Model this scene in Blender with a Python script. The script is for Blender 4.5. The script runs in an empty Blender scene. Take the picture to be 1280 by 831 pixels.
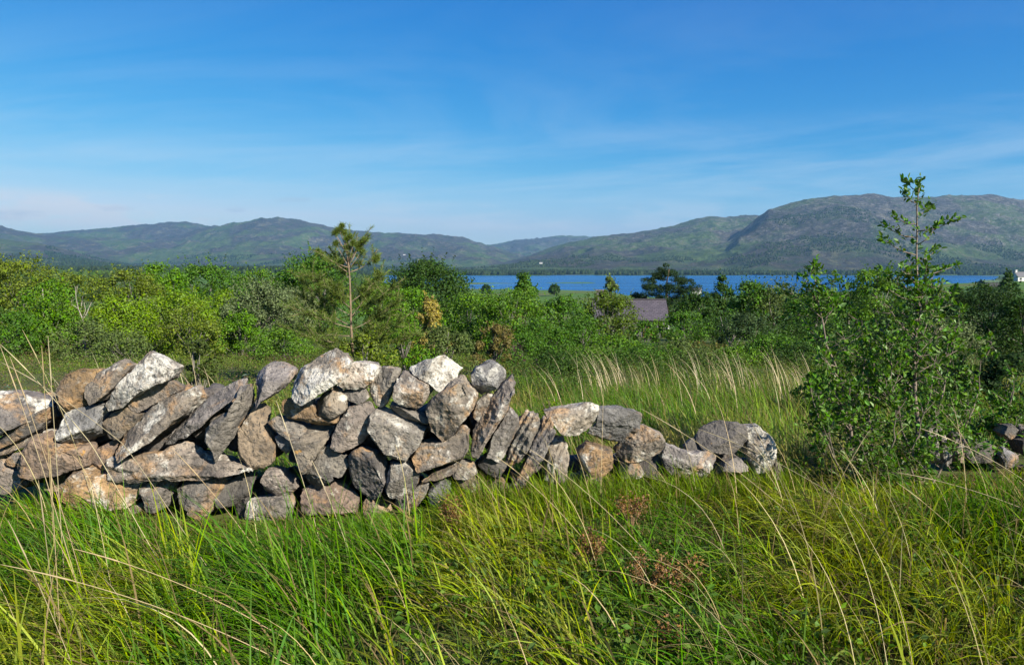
import bpy, bmesh, math, random
import numpy as np
R = math.radians
random.seed(7)
scn = bpy.context.scene
COL = scn.collection

# ------------------------------------------------------------------ camera
FPX, CX, CY, HOR = 924.4, 640.0, 415.5, 331.0
PITCH = math.atan((CY - HOR) / FPX)
CAMZ = 1.65
cp, sp = math.cos(PITCH), math.sin(PITCH)

def at(px, py, Y):
    """world point at depth Y seen in the photograph's direction (px,py)"""
    a, b = (px - CX) / FPX, (CY - py) / FPX
    d = (a, cp + b * sp, -sp + b * cp)
    k = Y / d[1]
    return np.array((d[0] * k, Y, CAMZ + d[2] * k))

cam = bpy.data.cameras.new('camera')
cam.lens = 26.0
cam.sensor_width = 36.0
cam.sensor_fit = 'HORIZONTAL'
cam.clip_start = 0.05
cam.clip_end = 60000
co = bpy.data.objects.new('camera', cam)
co.location = (0, 0, CAMZ)
co.rotation_euler = (R(90) - PITCH, 0, 0)
COL.objects.link(co)
scn.camera = co

# ------------------------------------------------------------------ noise
def _h(ix, iy, iz, s):
    n = (ix.astype(np.int64) * 374761393 + iy.astype(np.int64) * 668265263 + iz.astype(np.int64) * 2147483647 + s * 1274126177) & 0xffffffff
    n = ((n ^ (n >> 13)) * 1274126177) & 0xffffffff
    n = ((n ^ (n >> 16)) * 2246822519) & 0xffffffff
    return ((n ^ (n >> 15)) & 0xffff) / 32767.5 - 1.0

def vnoise(p, s=0):
    p = np.asarray(p, float)
    i = np.floor(p)
    f = p - i
    f = f * f * f * (f * (f * 6 - 15) + 10)
    i = i.astype(np.int64)
    r = 0
    for dx in (0, 1):
        wx = f[..., 0] if dx else 1 - f[..., 0]
        for dy in (0, 1):
            wy = f[..., 1] if dy else 1 - f[..., 1]
            for dz in (0, 1):
                wz = f[..., 2] if dz else 1 - f[..., 2]
                r = r + wx * wy * wz * _h(i[..., 0] + dx, i[..., 1] + dy, i[..., 2] + dz, s)
    return r

def fbm(p, o=4, s=0, g=0.5):
    p = np.asarray(p, float)
    a, r = 1.0, 0
    for k in range(o):
        r = r + a * vnoise(p * (2.03 ** k) + 17.3 * k, s + k)
        a *= g
    return r

def fbm2(x, y, o=4, s=0, g=0.5):
    return fbm(np.stack([x, y, np.zeros_like(x)], -1), o, s, g)

def ridged(x, y, o=4, s=0):
    a, r = 1.0, 0
    for k in range(o):
        f = 2.1 ** k
        n = 1 - np.abs(vnoise(np.stack([x * f + 9.1 * k, y * f, np.zeros_like(x)], -1), s + k)) * 1.6
        r = r + a * n
        a *= 0.5
    return r - 1.0

def sstep(a, b, x):
    t = np.clip((x - a) / (b - a), 0, 1)
    return t * t * (3 - 2 * t)

# ------------------------------------------------------------------ object helpers
def mesh_np(name, verts, faces, mat=None, smooth=False):
    """verts (N,3); faces (M,k) with k = 3 or 4"""
    me = bpy.data.meshes.new(name)
    verts = np.ascontiguousarray(verts, np.float32)
    faces = np.ascontiguousarray(faces, np.int32)
    m, k = faces.shape
    me.vertices.add(len(verts))
    me.vertices.foreach_set('co', verts.ravel())
    me.loops.add(m * k)
    me.loops.foreach_set('vertex_index', faces.ravel())
    me.polygons.add(m)
    me.polygons.foreach_set('loop_start', np.arange(0, m * k, k, dtype=np.int32))
    me.polygons.foreach_set('use_smooth', np.full(m, smooth, bool))
    me.update(calc_edges=True)
    if mat: me.materials.append(mat)
    return me

def link(name, me, parent=None, color=None, loc=None):
    o = bpy.data.objects.new(name, me)
    COL.objects.link(o)
    if parent is not None: o.parent = parent
    if color is not None: o.color = (*color[:3], color[3] if len(color) > 3 else 1.0)
    if loc is not None: o.location = loc
    return o

def tag(o, label=None, cat=None, group=None, kind=None):
    if label: o['label'] = label
    if cat: o['category'] = cat
    if group: o['group'] = group
    if kind: o['kind'] = kind
    return o

def thing(name, label, cat, loc=(0, 0, 0), group=None):
    o = bpy.data.objects.new(name, None)
    COL.objects.link(o)
    o.location = loc
    o.empty_display_size = 0.2
    return tag(o, label, cat, group)

class MB:
    """collects pieces, any face sizes"""
    def __init__(s): s.v, s.f = [], []
    def add(s, v, f):
        b = len(s.v)
        s.v += [tuple(map(float, q)) for q in v]
        s.f += [tuple(i + b for i in q) for q in f]
    def box(s, c, d):
        x, y, z = c; a, b, e = d[0] / 2, d[1] / 2, d[2] / 2
        s.add([(x-a,y-b,z-e),(x+a,y-b,z-e),(x+a,y+b,z-e),(x-a,y+b,z-e),(x-a,y-b,z+e),(x+a,y-b,z+e),(x+a,y+b,z+e),(x-a,y+b,z+e)],
              [(0,3,2,1),(4,5,6,7),(0,1,5,4),(1,2,6,5),(2,3,7,6),(3,0,4,7)])
    def tube(s, pts, rad, n=6):
        pts = [np.array(p, float) for p in pts]
        rings = []
        for i, p in enumerate(pts):
            t = pts[min(i + 1, len(pts) - 1)] - pts[max(i - 1, 0)]
            t = t / (np.linalg.norm(t) + 1e-9)
            a = np.cross(t, (0.3, 0.9, 0.2)); a /= np.linalg.norm(a) + 1e-9
            b = np.cross(t, a)
            rings.append([p + rad[i] * (a * math.cos(2*math.pi*k/n) + b * math.sin(2*math.pi*k/n)) for k in range(n)])
        v = [q for r in rings for q in r]
        f = []
        for i in range(len(pts) - 1):
            for k in range(n):
                f.append((i*n+k, i*n+(k+1)%n, (i+1)*n+(k+1)%n, (i+1)*n+k))
        f.append(tuple(range(n))[::-1]); f.append(tuple((len(pts)-1)*n + k for k in range(n)))
        s.add(v, f)
    def build(s, name, mat, parent=None, color=None, smooth=False, loc=None):
        me = bpy.data.meshes.new(name)
        me.from_pydata(s.v, [], s.f); me.update()
        if smooth: me.polygons.foreach_set('use_smooth', [True] * len(me.polygons))
        if mat: me.materials.append(mat)
        return link(name, me, parent, color, loc)

# ------------------------------------------------------------------ node helper
class NT:
    def __init__(s, name, mat=True):
        s.m = bpy.data.materials.new(name); s.m.use_nodes = True
        s.t = s.m.node_tree; s.t.nodes.clear()
    def n(s, typ, ins=None, **kw):
        nd = s.t.nodes.new(typ)
        for k, v in kw.items(): setattr(nd, k, v)
        for k, v in (ins or {}).items():
            so = nd.inputs[k]
            if isinstance(v, bpy.types.NodeSocket): s.t.links.new(v, so)
            else: so.default_value = v
        return nd
    def noise(s, vec, scale, detail=4, rough=0.55, w=None, dist=0.0):
        nd = s.n('ShaderNodeTexNoise', {'Scale': scale, 'Detail': detail, 'Roughness': rough, 'Distortion': dist}, noise_dimensions='4D' if w is not None else '3D')
        s.t.links.new(vec, nd.inputs['Vector'])
        if w is not None: s.t.links.new(w, nd.inputs['W'])
        return nd.outputs['Fac']
    def ramp(s, fac, stops, interp='LINEAR'):
        nd = s.n('ShaderNodeValToRGB', {'Fac': fac})
        cr = nd.color_ramp; cr.interpolation = interp
        while len(cr.elements) < len(stops): cr.elements.new(0.5)
        for e, (p, c) in zip(cr.elements, stops):
            e.position = p
            e.color = (c, c, c, 1) if isinstance(c, (int, float)) else (*c, 1)
        return nd.outputs['Color']
    def mix(s, fac, a, b, mode='MIX'):
        nd = s.n('ShaderNodeMix', data_type='RGBA', blend_type=mode)
        for i, v in ((0, fac), (6, a), (7, b)):
            so = nd.inputs[i]
            if isinstance(v, bpy.types.NodeSocket): s.t.links.new(v, so)
            elif i == 0: so.default_value = v
            else: so.default_value = (v, v, v, 1) if isinstance(v, (int, float)) else (*v[:3], 1)
        return nd.outputs[2]
    def math(s, op, a, b=0.0, clamp=False):
        nd = s.n('ShaderNodeMath', operation=op, use_clamp=clamp)
        for i, v in enumerate((a, b)):
            if isinstance(v, bpy.types.NodeSocket): s.t.links.new(v, nd.inputs[i])
            else: nd.inputs[i].default_value = v
        return nd.outputs[0]
    def out(s, sh, vol=None):
        o = s.n('ShaderNodeOutputMaterial')
        if sh is not None: s.t.links.new(sh, o.inputs['Surface'])
        if vol is not None: s.t.links.new(vol, o.inputs['Volume'])
        return s.m

def leaf_mat(name, trans=0.35, rough=0.5, spec=0.35, hue=0.035, val=(0.55, 1.35), brown=0.0):
    t = NT(name)
    oi = t.n('ShaderNodeObjectInfo'); ge = t.n('ShaderNodeNewGeometry')
    rnd = ge.outputs['Random Per Island']
    r2 = t.math('FRACT', t.math('MULTIPLY', rnd, 57.31))
    r3 = t.math('FRACT', t.math('MULTIPLY', rnd, 311.7))
    hs = t.n('ShaderNodeHueSaturation', {
        'Hue': t.math('ADD', t.math('MULTIPLY', r2, hue), 0.5 - hue * 0.5),
        'Saturation': t.math('ADD', t.math('MULTIPLY', r3, 0.3), 0.85),
        'Value': t.math('ADD', t.math('MULTIPLY', rnd, val[1] - val[0]), val[0]),
        'Color': oi.outputs['Color']})
    c = hs.outputs['Color']
    if brown:
        c = t.mix(t.math('LESS_THAN', r3, brown), c, (0.26, 0.19, 0.085))
    b = t.n('ShaderNodeBsdfPrincipled', {'Base Color': c, 'Roughness': rough, 'Specular IOR Level': spec})
    tc = t.mix(0.6, c, (1.25, 1.15, 0.35), 'MULTIPLY')
    tr = t.n('ShaderNodeBsdfTranslucent', {'Color': tc})
    mx = t.n('ShaderNodeMixShader', {0: trans, 1: b.outputs[0], 2: tr.outputs[0]})
    return t.out(mx.outputs[0])

def bark_mat(name):
    t = NT(name)
    oi = t.n('ShaderNodeObjectInfo'); tc = t.n('ShaderNodeTexCoord')
    n = t.noise(tc.outputs['Object'], 14, 5)
    c = t.mix(t.ramp(n, [(0.35, 0.0), (0.65, 1.0)]), t.mix(1.0, oi.outputs['Color'], 0.55, 'MULTIPLY'), oi.outputs['Color'])
    bp = t.n('ShaderNodeBump', {'Strength': 0.5, 'Distance': 0.02, 'Height': n})
    b = t.n('ShaderNodeBsdfPrincipled', {'Base Color': c, 'Roughness': 0.85, 'Normal': bp.outputs[0]})
    return t.out(b.outputs[0])

LEAF = leaf_mat('leaf_surface', 0.36, 0.6, 0.10, 0.03, (0.55, 1.4))
GLOSSY = leaf_mat('glossy_leaf_surface', 0.35, 0.42, 0.25, 0.04, (0.5, 1.5))
NEEDLE = leaf_mat('needle_surface', 0.3, 0.6, 0.1, 0.04, (0.6, 1.4))
GRASS = leaf_mat('grass_surface', 0.48, 0.5, 0.13, 0.045, (0.45, 1.6), 0.12)
STRAW = leaf_mat('straw_surface', 0.25, 0.6, 0.25, 0.03, (0.7, 1.3))
BARK = bark_mat('bark_surface')

def rock_mat():
    t = NT('rough_stone')
    oi = t.n('ShaderNodeObjectInfo'); tc = t.n('ShaderNodeTexCoord')
    P = tc.outputs['Object']; W = t.math('MULTIPLY', oi.outputs['Random'], 40.0)
    base = oi.outputs['Color']; al = oi.outputs['Alpha']
    n1 = t.noise(P, 5.5, 6, 0.6, W, 0.4)
    c = t.mix(t.ramp(n1, [(0.34, 0.0), (0.64, 1.0)]), t.mix(1.0, base, (0.40, 0.40, 0.42), 'MULTIPLY'), t.mix(1.0, base, (1.38, 1.34, 1.28), 'MULTIPLY'))
    W2 = t.math('ADD', W, 7.7)
    n2 = t.noise(P, 3.2, 6, 0.66, W2, 1.0)                       # iron staining
    c = t.mix(t.math('MULTIPLY', t.ramp(n2, [(0.53, 0.0), (0.62, 1.0)]), 0.72), c, (0.36, 0.215, 0.10))
    W3 = t.math('ADD', W, 15.1)
    n3 = t.noise(P, 7.0, 7, 0.7, W3, 0.3)                        # pale lichen crust
    th = t.math('SUBTRACT', 0.735, t.math('MULTIPLY', al, 0.33))
    m3 = t.math('MULTIPLY', t.math('SUBTRACT', n3, th), 11.0, True)
    n3b = t.noise(P, 60.0, 3, 0.6, W3)
    c = t.mix(t.math('MULTIPLY', m3, 0.85), c, t.mix(n3b, (0.30, 0.285, 0.25), (0.78, 0.75, 0.68)))
    n6 = t.noise(P, 2.6, 5, 0.65, t.math('ADD', W, 23.0), 0.6)      # dark weathering
    c = t.mix(t.math('MULTIPLY', t.ramp(n6, [(0.50, 0.0), (0.62, 1.0)]), 0.62), c, (0.085, 0.08, 0.076))
    n4 = t.noise(P, 38.0, 4, 0.7, W)                             # dark specks
    c = t.mix(t.math('MULTIPLY', t.ramp(n4, [(0.38, 1.0), (0.47, 0.0)]), 0.8), c, (0.055, 0.052, 0.05))
    n5 = t.noise(P, 11.0, 3, 0.5, W2)                            # orange lichen spots
    c = t.mix(t.math('MULTIPLY', t.ramp(n5, [(0.70, 0.0), (0.74, 1.0)]), 0.6), c, (0.42, 0.22, 0.04))
    vo = t.n('ShaderNodeTexVoronoi', {'Scale': 6.0, 'Vector': t.mix(0.12, P, t.n('ShaderNodeTexNoise', {'Scale': 6.0, 'Vector': P}).outputs['Color'], 'ADD')}, feature='DISTANCE_TO_EDGE')
    crack = t.ramp(vo.outputs['Distance'], [(0.0, 0.0), (0.03, 1.0)])
    hgt = t.math('ADD', t.math('MULTIPLY', n4, 0.55), t.math('ADD', t.math('MULTIPLY', n3, 0.45), t.math('MULTIPLY', crack, 0.06)))
    hgt = t.math('ADD', hgt, t.math('MULTIPLY', n3b, 0.35))
    bp = t.n('ShaderNodeBump', {'Strength': 1.0, 'Distance': 0.028, 'Height': hgt})
    b = t.n('ShaderNodeBsdfPrincipled', {'Base Color': c, 'Roughness': 0.88, 'Specular IOR Level': 0.3, 'Normal': bp.outputs[0]})
    return t.out(b.outputs[0])
ROCK = rock_mat()

# ------------------------------------------------------------------ terrain
PROF = [  # px column, (depth, ground height)
 (-400, [(5,0),(20,-1),(70,-4.5),(360,-14),(1500,-16),(3000,-14),(9000,-5)]),
 (430,  [(5,0),(20,-1),(70,-4.8),(360,-15),(1500,-17),(3000,-20),(9000,-10)]),
 (478,  [(5,0),(20,-1),(70,-5),(400,-18),(1400,-32),(1480,-38),(2400,-40),(2560,-34.4),(2800,-30),(9000,-10)]),
 (560,  [(5,0),(20,-1),(70,-5.2),(400,-19),(1180,-33.8),(1300,-38),(2450,-40),(2600,-34.4),(2800,-31),(9000,-10)]),
 (740,  [(5,0),(20,-1),(70,-5.2),(400,-19),(980,-33.6),(1030,-38),(2450,-40),(2600,-34.4),(2800,-31),(9000,-10)]),
 (800,  [(5,0),(20,-1),(70,-5.2),(400,-20),(800,-33.8),(850,-38),(2450,-40),(2600,-34.4),(2800,-31),(9000,-10)]),
 (1080, [(5,0),(20,-1),(70,-5.0),(300,-13),(560,-18),(640,-38),(2450,-40),(2600,-34.4),(2800,-31),(9000,-10)]),
 (1150, [(5,0),(20,-1),(70,-4.6),(240,-9.2),(460,-11.5),(540,-38),(2450,-40),(2600,-34.4),(2800,-31),(9000,-10)]),
 (1235, [(5,0),(20,-1),(70,-4.4),(240,-7.8),(500,-10.5),(580,-38),(2450,-40),(2600,-34.4),(2800,-31),(9000,-10)]),
 (1262, [(5,0),(20,-1),(70,-4.0),(240,-5.5),(560,-8.0),(900,-14),(2450,-30),(2600,-30),(2800,-29),(9000,-10)]),
 (1700, [(5,0),(20,-1),(70,-4.0),(240,-5.5),(560,-8.0),(900,-14),(2450,-30),(2600,-30),(2800,-29),(9000,-10)]),
]
def ground_z(x, y):
    x = np.asarray(x, float); y = np.asarray(y, float)
    u = CX + FPX * x / np.maximum(y, 3.0)
    wob = fbm2(u / 60.0, np.log(np.maximum(y, 3.0)) * 3.0, 3, 91) * 0.05
    yy = np.maximum(y, 0.0) * (1 + wob * sstep(60, 400, y))
    cols = np.stack([np.interp(yy, [a for a, _ in pr], [b for _, b in pr]) for _, pr in PROF], 0)
    ks = np.array([k for k, _ in PROF], float)
    i = np.clip(np.searchsorted(ks, u) - 1, 0, len(ks) - 2)
    t = np.clip((u - ks[i]) / (ks[i + 1] - ks[i]), 0, 1)
    z = np.take_along_axis(cols, i[None], 0)[0] * (1 - t) + np.take_along_axis(cols, i[None] + 1, 0)[0] * t
    # the low spit running out into the lake
    spit = sstep(540, 575, u) * (1 - sstep(735, 765, u)) * np.exp(-((y - 1470 - (u - 660) * 0.25) / (26 + 90 * (1 - sstep(575, 640, u)))) ** 2)
    z = np.where(z < -33, np.maximum(z, -41 + 8.0 * spit), z)
    z = z + fbm2(x * 0.55, y * 0.55, 4, 3) * 0.06 * sstep(0.2, 2, np.abs(y)) + fbm2(x * 0.08, y * 0.08, 3, 5) * 0.22 * sstep(7, 25, y)
    z = z + fbm2(x * 0.006, y * 0.006, 3, 8) * 1.2 * sstep(150, 500, y) * (z > -33.9)
    return z

LAYERS = [  # ridge depth, front width, back width, exponent, relief, skyline
 (5200, 2300, 3000, 1.5, 26, [(-700,262),(-300,280),(-60,288),(0,298),(50,303),(90,312),(130,323),(180,336)]),
 (7600, 2700, 3000, 1.35, 45, [(-700,250),(-250,262),(-60,272),(0,280),(30,288),(60,294),(120,296),(200,300),(300,312),(420,334)]),
 (9300, 3300, 3500, 1.25, 60, [(-300,300),(0,296),(55,292),(110,287),(160,283),(205,278),(235,277),(260,281),(300,282),(360,290),(480,312),(560,334)]),
 (8200, 3400, 3500, 1.35, 55, [(120,334),(200,305),(250,287),(285,279),(300,276.5),(330,272),(350,271),(385,275),(420,284),(470,289),(545,293),(580,296.5),(612,306.5),(650,318),(700,332)]),
 (10800, 3300, 3500, 1.25, 60, [(480,330),(560,318),(612,306),(650,298),(680,296),(705,294),(745,296),(800,305),(870,330)]),
 (6000, 3000, 3000, 1.35, 42, [(560,334),(620,330),(660,320),(690,309),(720,301),(750,295),(780,292),(810,288),(845,280),(870,271.5),(885,268.5),(905,271),(925,268.5),(942,268),(960,271),(1000,281),(1100,300)]),
 (4700, 2000, 2600, 1.3, 40, [(800,335),(850,328),(885,314),(910,300),(930,284),(945,272),(958,262),(975,256.5),(1000,250),(1025,246),(1050,243),(1085,242),(1110,244),(1150,246.5),(1170,244),(1200,243.5),(1230,243.5),(1260,248),(1280,250),(1360,262),(1500,258),(1900,285)]),
]
def hills_z(x, y):
    base = ground_z(x, y)
    u = CX + FPX * x / np.maximum(y, 3.0)
    best = base.copy()
    for j, (D, Wf, Wb, ex, rel, sk) in enumerate(LAYERS):
        px = np.array([a for a, _ in sk], float); py = np.array([b for _, b in sk], float)
        zr = np.array([at(a, b, D)[2] for a, b in sk])
        uu = u + fbm2(x / 900.0, y / 900.0, 3, 40 + j) * 16 * sstep(0, Wf * 0.5, np.abs(y - D))
        zz = np.interp(uu, px, zr, left=zr[0], right=zr[-1])
        s = np.where(y < D, np.clip((y - (D - Wf)) / Wf, 0, 1), np.clip(1 - (y - D) / Wb, 0, 1))
        sh = np.where(y < D, s ** ex, s * s * (3 - 2 * s))
        edge = np.clip((zz - (-20)) / 60.0, 0, 1)
        rg = ridged(x / 750.0, y / 750.0, 5, 60 + j) * rel * 1.75 * s * (1.03 - s) * 2.2
        fi = ridged(x / 140.0, y / 140.0, 3, 80 + j) * rel * 0.25 * np.clip(s * 3, 0, 1)
        h = base + np.maximum(zz - base, 0) * sh + (rg + fi) * edge
        best = np.maximum(best, np.where(s > 0, h, -1e9))
    return best

def grid_mesh(name, ks, Ys, off, zf, mat):
    K, Yg = np.meshgrid(ks, Ys)
    X = K * (Yg + off)
    Z = zf(X, Yg)
    v = np.stack([X, Yg, Z], -1).reshape(-1, 3)
    nx, ny = len(ks), len(Ys)
    i = (np.arange(ny - 1)[:, None] * nx + np.arange(nx - 1)[None]).ravel()
    f = np.stack([i, i + 1, i + nx + 1, i + nx], 1)
    return mesh_np(name, v, f, mat, True)

def ground_mat():
    t = NT('terrain_surface')
    g = t.n('ShaderNodeNewGeometry'); P = g.outputs['Position']
    sx = t.n('ShaderNodeSeparateXYZ', {0: P})
    # near soil and moss
    a = t.noise(P, 1.3, 6); b = t.noise(P, 9.0, 5)
    near = t.mix(t.ramp(a, [(0.35, 0.0), (0.62, 1.0)]), (0.045, 0.07, 0.016), (0.085, 0.095, 0.028))
    near = t.mix(t.ramp(b, [(0.45, 0.0), (0.7, 0.6)]), near, (0.085, 0.06, 0.03))
    # mid-distance pasture
    c = t.noise(P, 0.012, 5); d = t.noise(P, 0.11, 5)
    mid = t.mix(t.ramp(c, [(0.50, 0.0), (0.66, 1.0)]), (0.07, 0.145, 0.022), (0.13, 0.125, 0.045))
    mid = t.mix(t.ramp(d, [(0.4, 0.0), (0.7, 0.7)]), mid, (0.045, 0.07, 0.02))
    col = t.mix(t.ramp(t.math('DIVIDE', sx.outputs['Y'], 400.0), [(0.06, 0.0), (0.3, 1.0)]), near, mid)
    # upland: heather, grass and bare rock
    e = t.noise(P, 0.0016, 6, 0.6, None, 0.6)
    f = t.noise(P, 0.011, 8, 0.68, None, 0.3)
    k = t.noise(P, 0.05, 6, 0.7)
    up = t.mix(t.ramp(e, [(0.44, 0.0), (0.53, 1.0)]), (0.052, 0.088, 0.024), (0.042, 0.041, 0.038))
    up = t.mix(t.ramp(f, [(0.36, 1.0), (0.47, 0.0)]), up, (0.03, 0.05, 0.018))
    up = t.mix(t.ramp(f, [(0.53, 0.0), (0.64, 0.8)]), up, (0.10, 0.10, 0.05))
    # bare rock, most of all on the steep massif to the east
    east = t.math('ADD', t.math('MULTIPLY', t.math('DIVIDE', sx.outputs['X'], 4500.0), 0.42), 0.02, True)
    rk = t.math('ADD', t.math('MULTIPLY', t.math('SUBTRACT', t.math('ADD', t.math('MULTIPLY', k, 0.65), t.math('MULTIPLY', f, 0.45)), 0.57), 6.0), t.math('MULTIPLY', east, 1.6), True)
    hi = t.ramp(t.math('DIVIDE', sx.outputs['Z'], 300.0), [(0.06, 0.0), (0.4, 1.0)])
    up = t.mix(t.math('MULTIPLY', east, 1.0, True), up, t.mix(1.0, up, (0.74, 0.70, 0.78), 'MULTIPLY'))
    rc = t.mix(t.ramp(k, [(0.35, 0.0), (0.65, 1.0)]), (0.024, 0.025, 0.030), (0.21, 0.20, 0.20))
    up = t.mix(t.math('MULTIPLY', t.math('MULTIPLY', rk, hi), 0.75), up, rc)
    col = t.mix(t.ramp(t.math('DIVIDE', sx.outputs['Y'], 4000.0), [(0.6, 0.0), (0.72, 1.0)]), col, up)
    bh = t.math('ADD', t.math('MULTIPLY', f, 14.0), t.math('MULTIPLY', k, 5.0))
    far = t.ramp(t.math('DIVIDE', sx.outputs['Y'], 4000.0), [(0.5, 0.0), (0.7, 1.0)])
    bp = t.n('ShaderNodeBump', {'Strength': 1.0, 'Distance': 2.6, 'Height': t.math('MULTIPLY', bh, far)})
    bs = t.n('ShaderNodeBsdfPrincipled', {'Base Color': col, 'Roughness': 0.95, 'Specular IOR Level': 0.15, 'Normal': bp.outputs[0]})
    return t.out(bs.outputs[0])
TERR = ground_mat()

SPLIT = 2500.0
Yn = np.concatenate([np.linspace(-5, 14, 110), np.geomspace(14.3, SPLIT, 250)])
ground = link('ground', grid_mesh('ground', np.linspace(-1.15, 1.15, 420), Yn, 6.0, ground_z, TERR))
tag(ground, kind='structure')
hills = link('hills', grid_mesh('hills', np.linspace(-1.15, 1.15, 1000), np.concatenate([np.geomspace(SPLIT, 9500, 300), np.linspace(9560, 14500, 50)]), 6.0, hills_z, TERR))
tag(hills, kind='structure')

# lake
def water_mat():
    t = NT('lake_water')
    g = t.n('ShaderNodeNewGeometry')
    mp = t.n('ShaderNodeMapping', {'Vector': g.outputs['Position'], 'Scale': (0.35, 0.8, 1.0)})
    n = t.noise(mp.outputs[0], 0.9, 6, 0.65)
    mp2 = t.n('ShaderNodeMapping', {'Vector': g.outputs['Position'], 'Scale': (0.0012, 0.009, 1.0)})
    big = t.noise(mp2.outputs[0], 1.0, 5, 0.6, None, 0.6)
    bp = t.n('ShaderNodeBump', {'Strength': 1.0, 'Distance': 1.1, 'Height': n})
    c = t.mix(t.ramp(big, [(0.42, 0.0), (0.6, 1.0)]), (0.002, 0.066, 0.21), (0.006, 0.11, 0.31))
    b = t.n('ShaderNodeBsdfPrincipled', {'Base Color': c, 'Roughness': 0.22, 'IOR': 1.33, 'Specular IOR Level': 0.14, 'Normal': bp.outputs[0]})
    return t.out(b.outputs[0])
lk = mesh_np('lake', np.array([(-3200, 500, -35), (4200, 500, -35), (4200, 3100, -35), (-3200, 3100, -35)], float), np.array([[0, 1, 2, 3]]), water_mat())
tag(link('lake', lk), kind='structure')
# ------------------------------------------------------------------ the tumbledown wall: every loose stone is a thing
def wall_depth(px):
    return float(np.interp(px, [-60, 560, 700, 980, 1280], [4.72, 4.72, 4.85, 5.35, 5.85]))

def subdiv_tris(v, f, L, maxit=6):
    for _ in range(maxit):
        e = np.concatenate([f[:, [0, 1]], f[:, [1, 2]], f[:, [2, 0]]])
        e = np.sort(e, 1)
        u, inv = np.unique(e, axis=0, return_inverse=True)
        inv = inv.ravel()
        ln = np.linalg.norm(v[u[:, 0]] - v[u[:, 1]], axis=1)
        cut = ln > L
        if not cut.any(): break
        mid = np.full(len(u), -1); mid[cut] = len(v) + np.arange(cut.sum())
        v = np.concatenate([v, (v[u[cut, 0]] + v[u[cut, 1]]) / 2])
        m = len(f); a, b, c = f.T
        ab, bc, ca = mid[inv[:m]], mid[inv[m:2*m]], mid[inv[2*m:]]
        out = []
        n = (ab >= 0).astype(int) + (bc >= 0) + (ca >= 0)
        s = n == 0; out.append(f[s])
        s = n == 3; out += [np.stack(q, 1) for q in ((a[s],ab[s],ca[s]),(ab[s],b[s],bc[s]),(ca[s],bc[s],c[s]),(ab[s],bc[s],ca[s]))]
        for (A,B,C,AB,BC,CA) in ((a,b,c,ab,bc,ca),(b,c,a,bc,ca,ab),(c,a,b,ca,ab,bc)):
            s = (n == 1) & (AB >= 0)
            out += [np.stack((A[s],AB[s],C[s]),1), np.stack((AB[s],B[s],C[s]),1)]
            s = (n == 2) & (CA < 0)
            out += [np.stack((A[s],AB[s],C[s]),1), np.stack((AB[s],BC[s],C[s]),1), np.stack((AB[s],B[s],BC[s]),1)]
        f = np.concatenate(out)
    return v, f

def vnormals(v, f):
    fn = np.cross(v[f[:, 1]] - v[f[:, 0]], v[f[:, 2]] - v[f[:, 0]])
    n = np.zeros_like(v)
    for k in range(3): np.add.at(n, f[:, k], fn)
    return n / (np.linalg.norm(n, axis=1, keepdims=True) + 1e-12)

def laplace(v, f, it, w):
    e = np.concatenate([f[:, [0, 1]], f[:, [1, 2]], f[:, [2, 0]]])
    for _ in range(it):
        s = np.zeros_like(v); c = np.zeros(len(v))
        for a, b in ((0, 1), (1, 0)):
            np.add.at(s, e[:, a], v[e[:, b]]); np.add.at(c, e[:, a], 1)
        v = v * (1 - w) + w * s / c[:, None]
    return v

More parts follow.
